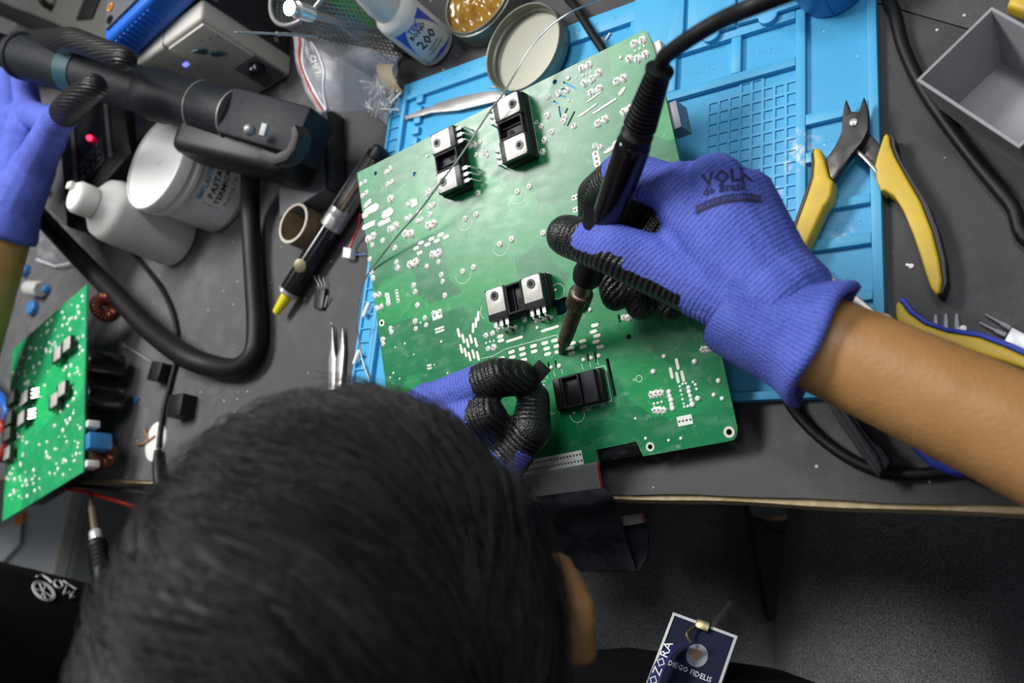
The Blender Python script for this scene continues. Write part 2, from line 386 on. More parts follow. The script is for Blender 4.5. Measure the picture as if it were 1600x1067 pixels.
# tray of square screw pits: a raised lattice, pits left open
PX = 0.00706; gx = -0.199; rows = []
strips = []; RY = 0.00755; w = 0.0017; ZL = 0.0031
def cell_on(c, r): return (r >= 0 and r < 17) or (r == -1 and c in (3, 4))
for r in range(-1, 18):
    for c in range(9):
        x = gx + c * PX; y = 0.2940 - r * RY
        if c < 8 and (cell_on(c, r) or cell_on(c, r - 1)): strips.append(box(x + w / 2, x + PX - w / 2, y - w / 2, y + w / 2, 0.002, ZL))
        if any(cell_on(q, r) for q in (c - 1, c) if 0 <= q < 8): strips.append(box(x - w / 2, x + w / 2, y - RY + w / 2, y - w / 2, 0.002, ZL))
        if any(cell_on(q, t) for q in (c - 1, c) if 0 <= q < 8 for t in (r, r - 1)): strips.append(box(x - w / 2, x + w / 2, y - w / 2, y + w / 2, 0.002, ZL))
part('screw_pit_lattice', join(*strips), K['silicone'], smat, True)
for s_, x, y, h in (('Parts', -0.160, 0.3205, 0.0075), ('PARTS', -0.204, 0.3205, 0.006), ('magnetic', -0.119, 0.1965, 0.0062), ('Tools', -0.119, 0.1665, 0.0065), ('Screws', -0.119, 0.2500, 0.006)):
    part('embossed_lettering', mv(text_geo(s_, h, 0.00012), x, y, 0.00228), K['silicone'], smat, True)
# ================================================================ the large circuit board being soldered
PA, PB, PC = 0.045, -0.03, 0.21                    # the board leans: its far edge is propped up by the parts below
PN = np.array([-PB, -PC, 1.0]); PN /= np.linalg.norm(PN); PP = np.array([-0.33, 0.2, PA])
def ph(x, y, h=0.0):
    d = RC.T @ np.array([x - 800, y - 533.5, FPX]); C = np.array([0, 0, CAMZ])
    return C + d * (((PP + PN * h - C) @ PN) / (d @ PN))
PO = ph(558, 270); PU = ph(1010, 48) - PO; PU = PU - PN * (PU @ PN); PU /= np.linalg.norm(PU); PW = np.cross(PN, PU)
def pl(x, y, h=0.0):
    p = ph(x, y, h) - PO; return float(p @ PU), float(p @ PW)
PM = frame(PO, PU, PN)
def pcb_green(name, seed=0.0, bright=1.0):
    m = mat(name, (0.005, 0.20, 0.06), 0.3); nt = m.node_tree; b = nt.nodes['Principled BSDF']
    tc = nt.nodes.new('ShaderNodeTexCoord'); mp = nt.nodes.new('ShaderNodeMapping'); mp.inputs['Location'].default_value = (seed, seed * 0.7, 0)
    nt.links.new(tc.outputs['Object'], mp.inputs['Vector'])
    def noise_(scale, detail=3, dist=0.0, stretch=None):
        n = nt.nodes.new('ShaderNodeTexNoise'); n.inputs['Scale'].default_value = scale; n.inputs['Detail'].default_value = detail; n.inputs['Distortion'].default_value = dist
        src = mp
        if stretch:
            src = nt.nodes.new('ShaderNodeMapping'); src.inputs['Scale'].default_value = stretch; src.inputs['Rotation'].default_value = (0, 0, 0.2); nt.links.new(mp.outputs[0], src.inputs['Vector'])
        nt.links.new(src.outputs[0], n.inputs['Vector']); return n.outputs['Fac']
    def rng_(s, a, c, lo, hi):
        r = nt.nodes.new('ShaderNodeMapRange'); r.inputs[1].default_value = a; r.inputs[2].default_value = c
        r.inputs[3].default_value = lo; r.inputs[4].default_value = hi; nt.links.new(s, r.inputs[0]); return r.outputs[0]
    def mix_(f, a, c):
        x = nt.nodes.new('ShaderNodeMix'); x.data_type = 'RGBA'; nt.links.new(f, x.inputs[0])
        for i, v in ((6, a), (7, c)):
            if isinstance(v, tuple): x.inputs[i].default_value = (*v, 1)
            else: nt.links.new(v, x.inputs[i])
        return x.outputs[2]
    # copper pours under the mask: large cells of darker and lighter green
    vo = nt.nodes.new('ShaderNodeTexVoronoi'); vo.distance = 'CHEBYCHEV'; vo.inputs['Scale'].default_value = 22; nt.links.new(mp.outputs[0], vo.inputs['Vector'])
    sp = nt.nodes.new('ShaderNodeSeparateColor'); nt.links.new(vo.outputs['Color'], sp.inputs[0])
    k = bright
    base = mix_(rng_(sp.outputs[0], 0.45, 0.55, 0, 1), (0.004 * k, 0.16 * k, 0.055 * k), (0.006 * k, 0.30 * k, 0.075 * k))
    base = mix_(rng_(noise_(14, 2), 0.35, 0.65, 0, 0.8), base, (0.012 * k, 0.22 * k, 0.085 * k))
    # dried flux film
    film = mix_(rng_(noise_(75, 7, 0.3, (1, 1.8, 1)), 0.50, 0.85, 0, 0.30), base, (0.30, 0.50, 0.37))
    film = mix_(rng_(noise_(180, 5, 0.8), 0.62, 0.78, 0, 0.30), film, (0.55, 0.66, 0.58))
    nt.links.new(film, b.inputs['Base Color'])
    nt.links.new(rng_(noise_(90, 6, 0.6, (1, 2.0, 1)), 0.3, 0.7, 0.27, 0.35), b.inputs['Roughness'])
    bp = nt.nodes.new('ShaderNodeBump'); bp.inputs['Strength'].default_value = 0.022; bp.inputs['Distance'].default_value = 0.0004
    nt.links.new(noise_(240, 6, 0.8, (1, 2.0, 1)), bp.inputs['Height']); nt.links.new(bp.outputs['Normal'], b.inputs['Normal'])
    return m
K['pcb'] = pcb_green('green solder mask'); K['pcb2'] = pcb_green('bright green solder mask', 3.0, 1.9)
K['pcb_core'] = mat('board core edge', (0.10, 0.22, 0.05), 0.6)
pcb = thing('circuit_board', 'large green circuit board lying component side down on the blue mat', 'circuit board', mtx=PM)
out = [(558, 270), (1000, 50), (1006, 47), (1011, 50), (1017, 62), (1028, 97), (1152, 668), (1151, 680), (1147, 687), (1135, 690), (1005, 713), (994, 690), (931, 703), (936, 727)]
OUT = [pl(*q) for q in out]; OUT.append((0.0, OUT[-1][1]))
def board_with_slots(outline, cuts, th, m, core, parent):
    """solid board; cuts are narrow through slots and drilled holes"""
    bm = bmesh.new(); loops = [outline] + cuts; E = []
    for L in loops:
        vs = [bm.verts.new((p[0], p[1], 0)) for p in L]
        E += [bm.edges.new((vs[i], vs[(i + 1) % len(vs)])) for i in range(len(vs))]
    bmesh.ops.triangle_fill(bm, edges=E, use_beauty=True, use_dissolve=False)
    fs = bm.faces[:]
    if fs[0].normal.z < 0: bmesh.ops.reverse_faces(bm, faces=fs)
    for f in bm.faces:
        if f.normal.z < 0: f.normal_flip()
    r = bmesh.ops.extrude_face_region(bm, geom=bm.faces[:], use_keep_orig=True)
    for v in r['geom']:
        if isinstance(v, bmesh.types.BMVert): v.co.z = -th
    bmesh.ops.recalc_face_normals(bm, faces=bm.faces[:])
    bm.normal_update()
    me = bpy.data.meshes.new('board'); 
    for f in bm.faces: f.material_index = 1 if abs(f.normal.z) < 0.5 else 0
    bm.to_mesh(me); bm.free(); me.materials.append(m); me.materials.append(core)
    return link('board', me, parent)
def circ(x, y, r, n=12): return [(x + r * math.cos(2 * math.pi * k / n), y + r * math.sin(2 * math.pi * k / n)) for k in range(n)]
def slotpoly(a, b, w):
    a, b = Vector(a), Vector(b); d = (b - a).normalized(); n_ = Vector((-d.y, d.x)) * w / 2
    return [tuple(a + n_), tuple(a - n_), tuple(b - n_), tuple(b + n_)]
cuts = [slotpoly(pl(*a), pl(*b), 0.0012) for a, b in (((880, 128), (901, 139)), ((875, 141), (888, 136)), ((874, 149), (883.5, 152)), ((865, 158), (872, 162)), ((873.5, 166), (876.5, 183)), ((887, 169), (879, 185.6)), ((898, 174), (886.5, 197)))]
cuts += [slotpoly(pl(948.5, 560), pl(961, 619), 0.0022), slotpoly(pl(853, 634), pl(857, 650), 0.0016), slotpoly(pl(966, 491.5), pl(969, 504), 0.0011)]
for a, b in (((790, 511), (792, 521)), ((799.5, 507), (801.5, 517)), ((846, 496), (847.5, 505)), ((856, 492), (858, 501)), ((856.5, 566), (858.5, 577)), ((867.5, 563), (869.5, 575)), ((917.5, 552), (920.5, 569)), ((929, 549), (932, 566))):
    cuts.append(slotpoly(pl(*a), pl(*b), 0.0013))
for q, r in (((587, 270.6), 0.0016), ((648, 272), 0.0017), ((867, 128), 0.0017), ((982.5, 526), 0.0016), ((1139.4, 675), 0.0017), ((1016, 698), 0.0015), ((596.7, 504.5), 0.0014)):
    cuts.append(circ(*pl(*q), r))
cx_, cy_ = pl(877.5, 478.5); cuts.append([(cx_ - 0.0047, cy_ - 0.005), (cx_ + 0.0047, cy_ - 0.005), (cx_ + 0.0047, cy_ + 0.005), (cx_ - 0.0047, cy_ + 0.005)])
board = board_with_slots(OUT, cuts, 0.0016, K['pcb'], K['pcb_core'], pcb)

# solder joints and pads, sharing mesh data
K['solder_dark'] = mat('solder pin end', (0.25, 0.22, 0.18), 0.4, 0.7)
def flower(r, n, seed):
    rr = random.Random(seed); V, F = [], []
    ring = []
    for k in range(n * 2):
        a = math.pi * k / n; q = r * (1.0 if k % 2 == 0 else 0.74) * (0.94 + 0.12 * rr.random())
        V.append((q * math.cos(a), q * math.sin(a), 0.00002))
    for k in range(n * 2):
        a = math.pi * k / n; V.append((r * 0.62 * math.cos(a), r * 0.62 * math.sin(a), r * 0.30))
    for k in range(n * 2):
        a = math.pi * k / n; V.append((r * 0.26 * math.cos(a), r * 0.26 * math.sin(a), r * 0.42))
    N = n * 2
    for lay in range(2):
        for k in range(N): F.append((lay * N + k, lay * N + (k + 1) % N, (lay + 1) * N + (k + 1) % N, (lay + 1) * N + k))
    V.append((0, 0, r * 0.28)); F += [(2 * N + k, 2 * N + (k + 1) % N, 3 * N) for k in range(N)]
    return V, F
def joint_mesh(name, r, n, seed):
    me = to_mesh(name, flower(r, n, seed), [K['solder'], K['solder_dark']]); N = n * 2; rr = random.Random(seed + 50)
    me.polygons.foreach_set('material_index', [1 if (i >= 2 * N or (i >= N and rr.random() < 0.10)) else 0 for i in range(3 * N)]); return me
def dome(r, h, n=10): return lathe([(r, 0.0), (r * 0.93, h * 0.5), (r * 0.6, h * 0.9), (r * 0.2, h)], n)
def pill(L, w, h=0.00022, n=5):
    P = [(L / 2 - w / 2 + w / 2 * math.cos(a), w / 2 * math.sin(a)) for a in np.linspace(-math.pi / 2, math.pi / 2, n)]
    P += [(-L / 2 + w / 2 + w / 2 * math.cos(a), w / 2 * math.sin(a)) for a in np.linspace(math.pi / 2, 3 * math.pi / 2, n)]
    return prism(P, 0, h)
ME = {}
ME['flower'] = joint_mesh('flower_joint', 0.0026, 8, 1); ME['flower_s'] = joint_mesh('small_flower_joint', 0.0020, 6, 2)
ME['big'] = joint_mesh('big_joint', 0.0034, 7, 3); ME['dot'] = to_mesh('dot_joint', dome(0.00085, 0.0006), K['solder'])
ME['mid'] = to_mesh('mid_joint', dome(0.0015, 0.001, 12), K['solder']); ME['pin'] = to_mesh('pin_end', dome(0.0006, 0.0004, 8), K['solder_dark'])
def put(name, key, q, parent=None, rot=0.0, s=1.0, h=0.0):
    x, y = pl(*q); m = Matrix.Translation((x, y, h)) @ Matrix.Rotation(rot, 4, 'Z') @ Matrix.Scale(s, 4)
    return link(name, ME[key], parent or pcb, m)
for q in ((726.8, 342), (744.4, 335.3), (781.4, 381.3), (799.7, 374), (723.7, 424.2), (740.6, 417.9), (808.7, 299.5), (827.5, 291.7), (849, 364), (695.6, 462), (652.6, 477)):
    put('solder_joint', 'flower', q, rot=random.random() * 3)
pairs = '610.5,358.8 619,353 634,366 643,365 576,374 583.7,369 670,353 678,349.7 641.4,413.7 650,410 677,398 686,395.7 611,311 909,107 920.6,101 913,130 925,124 924,145 936.5,138.7 963.7,127.5 974.6,122 991,68.4 1004,63 996.5,92 1008.7,85 934.6,193 946,186.5 975,175 985,169.6 935.6,113.8 983,92 993,218 979,225'
for t in pairs.split():
    q = tuple(map(float, t.split(','))); put('solder_joint', 'big', q, rot=random.random() * 3, s=1.12 if q[0] < 700 else 0.98)
small = '604,269 610,264 564,288 571,284 606,288 613,284 567,306 573,301 637,320 643,316 667,303 672,299 671,323.5 677,320 672,335.6 635,342 641,339 653,345.5 659,343 598.5,376 582,383 617.5,387.6 578,405 581,425 583,435 619.6,409.5 621.7,418.7 667,416.5 685.7,409.5 690,429.5 692,439.8 647,445.7 649,456 586,462 593,460 604,461.5 607,474 589,482 596,479 649,502 650,513.6 664,496.7 666,508 610.5,513 612,519 598.5,531 599,537 678,489.5 687,487 747,302 692,225 735,228 742,226 750,222 757,238 761,243 744,242 851,219 862,206 846,197 873,145 886,141 857,151 855,181 883,183 881,190 897,197 938,230 930,228 848,237 829,207 820,196 759.5,524.5 770,521 763,545 772,543 819,499 1018.8,616.8 1032,614 1024,641 1036.5,641 1026,615 1030,641 1099,546 1112,542 1106,545 975,496 982,497'
for t in small.split():
    q = tuple(map(float, t.split(','))); put('solder_joint', 'flower_s', q, rot=random.random() * 3, s=1.1 + 0.35 * random.random())
mids = '668,244 1021,580.5 1085.8,565 1123,595 1076,605.5 1077,612 1078.7,618.5 1080,625 1082,632 1045.5,612 1046.6,619 1048.8,625 1049.7,632 1050.9,638 1090.5,622.7 1115.5,617 1128.5,622.7 922,484 970,90 893,484 887,490 849.5,577 861.5,574 874,572 912,562 924,559 936,556 888,122 1038,556.5 780,515 793,514 805,511 838,502 849,499 862,496 840,512 821,498'
for t in mids.split():
    q = tuple(map(float, t.split(','))); put('solder_joint', 'mid', q, s=0.8 + 0.35 * random.random())
dots = '911,118 916.5,115.5 923,113 992.7,79.7 1000,76 1007,72 657.6,504.5 1062.7,603.8 1064,610.5 1065.5,616.8 1066.9,624 1068.6,631 1069.4,635.8 1075,634.8 1072,599 1067,600 1088.8,608 1087,601 1083,597 1022,631 1028,629.6 1034,628 760,536 766,534 772,533 993,654 1064,685 1045,688 1009,685 615,583 610,590 625,592 690,534 633,537 618,543 647,554 700,583 679,570 901,121 996,222 889,157 872,150'
for t in dots.split():
    q = tuple(map(float, t.split(','))); put('solder_dot', 'dot', q, s=0.8 + 0.4 * random.random())
# tinned heat slots
ME['slot'] = to_mesh('tinned_slot', pill(0.0052, 0.0021), K['tin_pad']); ME['slot_v'] = to_mesh('tinned_slot', pill(0.0068, 0.0019), K['tin_pad'])
for t in '689,366.5 674.4,372.9 697,370 682.9,376 658,379 668,382 650.5,387.6 656,394.8 799.5,549.8 815.8,545 800.8,558 817,553.6 818.8,562 784,559.7 768.5,563.8 833.8,540.5 835,549 851.5,536 854.5,544.6 856,553 866.8,531.8 870.5,540.5 872,549.5 753.5,567.5 894.5,536 892,544.5 893,551.8 929.5,508 927.5,518 933,524.5 931,534 937.5,541.8 910.5,533 911,541.8 783,532 782,525.5 786,570 803,567 846,603 848,610 838,606 840,614'.split():
    q = tuple(map(float, t.split(','))); put('tinned_slot', 'slot', q, rot=0.02 * random.uniform(-1, 1))
for t in '717,520 724,529 731,536 736,529.5 744,535 721,545 727.5,550.5 734,557 740,553 747,556'.split():
    q = tuple(map(float, t.split(','))); put('tinned_slot', 'slot_v', q, rot=math.pi / 2 + 0.12)
for t in '739.5,512.5 744,504 747.5,494'.split():
    q = tuple(map(float, t.split(','))); put('tinned_slot', 'slot_v', q, rot=math.pi / 2 - 0.22)
for t in '1058.4,568.7 1049,582.7 1058.6,589.8 1066.9,587.7'.split():
    q = tuple(map(float, t.split(','))); put('tinned_slot', 'slot_v', q, rot=math.pi / 2 + 0.02)
ME['bar'] = to_mesh('tinned_bar', pill(0.0135, 0.0017), K['tin_pad'])
for q in ((859.5, 513.5), (804, 530)): put('tinned_bar', 'bar', q, rot=0.02)
# large tinned copper areas near the left edge
for q, L, W, r in (((581, 327), 0.0145, 0.0062, 0.06), ((577, 352), 0.013, 0.0042, 0.03), ((606, 333), 0.011, 0.0060, 0.04), ((601, 347), 0.0120, 0.0034, 0.02), ((575, 318), 0.008, 0.0034, 0.3), ((571, 336), 0.006, 0.004, 0.0), ((647, 317), 0.006, 0.006, 0.1), ((655, 331), 0.005, 0.003, 0.0), ((976, 213), 0.016, 0.0028, 0.25), ((963, 227), 0.019, 0.0022, 0.2), ((945, 166), 0.018, 0.0014, 0.16), ((918, 173), 0.014, 0.0012, 0.22), ((972, 143), 0.006, 0.0022, 0.6), ((928, 152), 0.012, 0.0010, 0.2)):
    x, y = pl(*q); rr = random.Random(int(q[0]))
    P = []
    for k in range(14):
        a = 2 * math.pi * k / 14; c, s_ = math.cos(a), math.sin(a); e = 0.86 + 0.3 * rr.random()
        P.append((L / 2 * e * math.copysign(abs(c) ** 0.5, c), W / 2 * e * math.copysign(abs(s_) ** 0.5, s_)))
    o = part('tinned_area', prism(P, 0, 0.0004, 0.0001), K['solder'], pcb); o.matrix_local = Matrix.Translation((x, y, 0)) @ Matrix.Rotation(r, 4, 'Z')
# printed white label patches with holes
def patch(q, L, W, r=0.0, holes=0, two=False):
    x, y = pl(*q); o = part('printed_patch', prism([(-L / 2, -W / 2), (L / 2, -W / 2), (L / 2, W / 2), (-L / 2, W / 2)], 0, 0.00012), K['white_print'], pcb)
    o.matrix_local = Matrix.Translation((x, y, 0)) @ Matrix.Rotation(r, 4, 'Z'); n = max(holes, 1)
    for k in range(holes):
        for yy in ((-W * 0.22, W * 0.22) if two else (0,)):
            link('pin_end', ME['pin'], o, Matrix.Translation(((k + 0.5) / n * L - L / 2, yy, 0.0001)) @ Matrix.Scale(1.25, 4))
    return o
patch((621, 462.5), 0.0098, 0.0026, math.pi / 2 + 0.02, 4); patch((683, 492), 0.0088, 0.0060, 0.02, 2); patch((687, 515), 0.0082, 0.0035, 0.02, 4)
patch((606.5, 468), 0.0095, 0.0034, math.pi / 2, 0); patch((1070, 656.7), 0.0090, 0.0054, 0.0, 4); patch((671, 573), 0.0040, 0.0034, 0.0, 2)
patch((932, 248), 0.0100, 0.0046, math.pi / 2, 3); patch((899, 308), 0.0048, 0.0032, 0.0, 2); patch((901, 327), 0.0048, 0.0032, 0.0, 2)
cxn = pl(860, 724); con = patch((862.5, 723), 0.0445, 0.0085, 0.0, 19, True); con['label'] = 'white printed connector strip with two rows of pins'
# plated rings round the mounting holes
ME['ring'] = to_mesh('plated_ring', lathe([(0.0017, 0), (0.0017, 0.0003), (0.0031, 0.0003), (0.0031, 0)], 20, False), K['tin_pad'])
for q, s_ in (((1139.4, 675), 1.0), ((1016, 698), 0.86), ((596.7, 504.5), 0.82)): put('plated_ring', 'ring', q, s=s_)
# capacitor outlines printed as thin rings
def ring_print(q, r, a0=0, a1=2 * math.pi, w=0.0003):
    x, y = pl(*q); n = 40; V, F = [], []
    for k in range(n + 1):
        a = a0 + (a1 - a0) * k / n
        for rr in (r - w / 2, r + w / 2): V.append((x + rr * math.cos(a), y + rr * math.sin(a), 0.00006))
    F = [(2 * k, 2 * k + 1, 2 * k + 3, 2 * k + 2) for k in range(n)]
    part('printed_ring', (V, F), K['white_print'], pcb)
for q in ((726, 345), (782, 384), (723.5, 428), (809, 303)): ring_print(q, 0.0065, math.pi, 2 * math.pi)
ring_print((871.5, 455), 0.0048); ring_print((902, 647), 0.0050, math.pi * 0.95, 2 * math.pi * 1.02); ring_print((998.6, 591.5), 0.0019)
ring_print((760, 486), 0.005, 2.2, 4.2)
def line_print(pts, w=0.00032):
    P = [Vector((*pl(*q), 0.00006)) for q in pts]; V, F = [], []
    for a, b in zip(P, P[1:]):
        d = (b - a).normalized(); n_ = Vector((-d.y, d.x, 0)) * w / 2; k = len(V); V += [tuple(a + n_), tuple(a - n_), tuple(b - n_), tuple(b + n_)]; F.append((k, k + 1, k + 2, k + 3))
    part('printed_line', (V, F), K['white_print'], pcb)
line_print([(853, 595), (846, 597), (861, 647), (868, 645)]); line_print([(930, 575), (945, 571), (956, 626), (935, 632), (912, 637)]); line_print([(935, 577), (944, 613), (948, 613)])
line_print([(846, 430), (856, 426), (864, 475), (853, 478)]); line_print([(787, 546), (870, 523), (876, 530)]); line_print([(817, 151), (825, 145), (842, 240), (790, 262)]); line_print([(722, 210), (731, 290), (705, 302)])
line_print([(842, 237), (836, 244)]); line_print([(752, 560), (770, 556), (785, 548)])
for k in range(3):
    line_print([(908 + 0 + k * 12.2, 568 - k * 3.3), (911 + k * 12.2, 577 - k * 3.3)]); line_print([(853 + k * 11.8, 584 - k * 4), (856 + k * 11.8, 592 - k * 4)])
for s_, q, hgt in (('CN3', (917, 639), 0.0036), ('D8', (941, 633), 0.0022), ('CN2', (834, 193), 0.0036), ('R', (652, 246), 0.002), ('T5', (991, 594), 0.002)):
    part('printed_lettering', mv(text_geo(s_, hgt), *pl(*q), 0.00006), K['white_print'], pcb, smooth=0)

# power transistors clamped in pairs on black holders
K['epoxy'] = mat('black epoxy', (0.014, 0.014, 0.016), 0.38, var=0.4, vscale=400, bump=0.1, bscale=1500)
K['tab'] = mat('grey thermal face', (0.60, 0.585, 0.53), 0.42, 0.25, var=0.7, vscale=220, col2=(0.72, 0.71, 0.68), bump=0.2, bscale=500)
def ring_lathe(r0, r1, z0, z1, n=18): return lathe([(r0, z0), (r0, z1), (r1, z1), (r1, z0)], n, False)
def transistor(parent, M4):
    """local: leads leave towards -y, face up at z"""
    b = part('transistor', mv(bbox_(0.0150, 0.0205, 0.0046, 0.0004), 0, 0, 0.0023), K['epoxy'], parent); b.matrix_local = M4; MTX[b.name] = MTX[parent.name] @ M4
    c = 0.0013
    P = [(-0.0068, -0.0062), (0.0068, -0.0062), (0.0068, 0.0098 - c), (0.0068 - c, 0.0098), (-0.0068 + c, 0.0098), (-0.0068, 0.0098 - c)]
    part('thermal_face', prism(P, 0.0045, 0.0049, 0.0001), K['tab'], b)
    part('screw_hole_rim', mv(ring_lathe(0.0016, 0.0031, 0.0044, 0.0053), 0, 0.0050, 0), K['epoxy'], b)
    part('screw_hole', mv(lathe([(0.0016, 0.0040), (0.0016, 0.00495)], 16), 0, 0.0050, 0), K['dark_hole'], b)
    return b
def leads(parent, n, y0, y1, z0, z1, dx, bend):
    for k in range(n):
        x = (k - (n - 1) / 2) * dx
        part('lead', join(box(x - 0.0012, x + 0.0012, y0 - 0.0046, y0, z0 - 0.0003, z0 + 0.0004),
                          tube([(x, y0 - 0.004, z0), (x, y0 - 0.006, z0 - 0.0005), (x, y1, z1 + 0.001), (x, y1 - 0.0005, z1)], 0.0006, 6)), K['solder'], parent)
def holder(q, ang, label, hz=0.0075, pitch=0.0285, skew=0.0, full=True):
    x, y = pl(*q, 0.012); Mh = Matrix.Translation((x, y, 0)) @ Matrix.Rotation(ang, 4, 'Z')
    L = pitch + 0.0165
    h = part('transistor_holder', mv(bbox_(L, 0.0215, hz, 0.0006), 0, 0, hz / 2), K['black_plastic'], pcb, label=label); h.matrix_local = Mh; MTX[h.name] = MTX[pcb.name] @ Mh
    wz = hz + 0.0044; pw = (pitch - 0.0158) / 2
    # open pocket between the two transistors
    part('pocket_wall', join(box(-pw, -pw + 0.0011, -0.0095, 0.0095, hz, wz), box(pw - 0.0011, pw, -0.0095, 0.0095, hz, wz), box(-pw + 0.0011, pw - 0.0011, 0.0084, 0.0095, hz, wz), box(-pw + 0.0011, pw - 0.0011, -0.0095, -0.0084, hz, wz)), K['charcoal'], h)
    part('clamp_screw_hole', mv(lathe([(0.0019, hz + 0.0001), (0.0019, hz + 0.0003)], 14), 0.0018, -0.002, 0), K['dark_hole'], h)
    part('pocket_rib', box(-0.0024, -0.0018, -0.008, 0.008, hz, hz + 0.0012), K['charcoal'], h)
    return h, Mh, hz
for q, ang, lab in (((803.5, 465), 0.0, 'black holder with two transistors in the middle of the board'),
                    ((697, 250), -math.pi / 2 + math.pi, 'black holder with two transistors under the solder wire'),
                    ((797, 199), -math.pi / 2, 'black holder with two transistors by the far edge')):
    h, Mh, hz = holder(q, ang, lab)
    for s_ in (-1, 1):
        T = Mh @ Matrix.Translation((s_ * 0.01425, 0.0, hz + 0.0002)); tr = transistor(pcb, T)
        leads(tr, 3, -0.0100, -0.0165, 0.0018, -hz, 0.0045, 0)
# bare holder, no transistor fitted
x, y = pl(900, 609, 0.008); Mh = Matrix.Translation((x, y, 0))
h = part('transistor_holder', mv(bbox_(0.0335, 0.0200, 0.0058, 0.0007), 0, 0, 0.0029), K['black_plastic'], pcb, label='bare black holder without transistors at the near edge'); h.matrix_local = Mh; MTX[h.name] = MTX[pcb.name] @ Mh
part('pocket_wall', join(box(-0.0095, -0.0083, -0.0095, 0.0095, 0.0058, 0.0088), box(0.0023, 0.0035, -0.0095, 0.0095, 0.0058, 0.0088), box(-0.0083, 0.0023, 0.0084, 0.0095, 0.0058, 0.0088), box(-0.0083, 0.0023, -0.0095, -0.0084, 0.0058, 0.0088)), K['charcoal'], h)
part('clamp_screw_hole', mv(lathe([(0.0019, 0.0059), (0.0019, 0.0061)], 14), 0, -0.0015, 0), K['dark_hole'], h)
part('side_block', mv(bbox_(0.0095, 0.0190, 0.0034, 0.0004), 0.0098, 0, 0.0073), K['charcoal'], h)
part('side_block', mv(bbox_(0.0050, 0.0186, 0.0022, 0.0004), -0.0132, 0, 0.0067), K['black_plastic'], h)
for q in ((868, 453), (897, 645)):        # stray clipped leads standing on the board
    put('clipped_lead', 'mid', q, s=0.6)
# parts on the hidden side that prop the board up
K['heatsink'] = mat('grey heat sink', (0.22, 0.23, 0.25), 0.45, 0.3)
def under(u, v, clear=0.0):
    p = PM @ Vector((u, v, 0)); return (p.z - clear) / PN[2]
for u, v, r in ((0.115, -0.045, 0.015), (0.150, -0.045, 0.015), (0.060, -0.090, 0.0125), (0.185, -0.085, 0.0125), (0.040, -0.030, 0.012)):
    hgt = min(0.045, under(u, v) - 0.012)
    part('capacitor', mv(lathe([(r, -hgt), (r, -0.0016)], 24), u, v, 0), K['black_plastic'], pcb)
part('heat_sink_block', mv(bbox_(0.009, 0.017, 0.016, 0.0006), 0.2480, -0.056, -0.0098), K['heatsink'], pcb)
part('heat_sink_block', mv(bbox_(0.012, 0.050, 0.030, 0.0006), 0.232, -0.075, -0.0168), K['heatsink'], pcb)
part('edge_connector', mv(bbox_(0.006, 0.016, 0.008, 0.0004), 0.2475, -0.016, -0.0057), K['white_plastic'], pcb)
part('terminal_block', mv(bbox_(0.030, 0.012, 0.0085, 0.0005), 0.1745, -0.2385, -0.006), K['gloss_black'], pcb)
part('terminal_block', mv(bbox_(0.026, 0.012, 0.0085, 0.0005), 0.036, -0.236, -0.006), K['gloss_black'], pcb)
# ================================================================ people
def pj(x, y, z): return up(x, y, z)
def glove_mesh(name, fingers, palm, wrist, tips, voxel, bands, parent, black_rule, mats, smooth=5):
    """one continuous glove surface: palm and five fingers melted together; coated where black_rule says"""
    G = []
    for P, R in fingers + palm: G.append(chain(P, R))
    g = remesh(join(*G), voxel, smooth)
    g = xf(g, root_mtx(parent).inverted()); inv = root_mtx(parent)
    me = to_mesh(name, g, mats, 180)
    n = len(me.vertices); co = np.empty(n * 3, 'f'); me.vertices.foreach_get('co', co); co = co.reshape(-1, 3)
    no = np.empty(n * 3, 'f'); me.vertices.foreach_get('normal', no); no = no.reshape(-1, 3)
    off = np.array(root_mtx(parent).translation); W = co + off
    att = me.attributes.new('along', 'FLOAT', 'POINT'); att.data.foreach_set('value', bands(W).astype('f'))
    idx = np.array([0] * len(me.polygons), 'i')
    blk = black_rule(W, no)
    for p in me.polygons:
        if blk[list(p.vertices)].mean() > 0.5: idx[p.index] = 1
    me.polygons.foreach_set('material_index', idx)
    return link(name, me, parent)
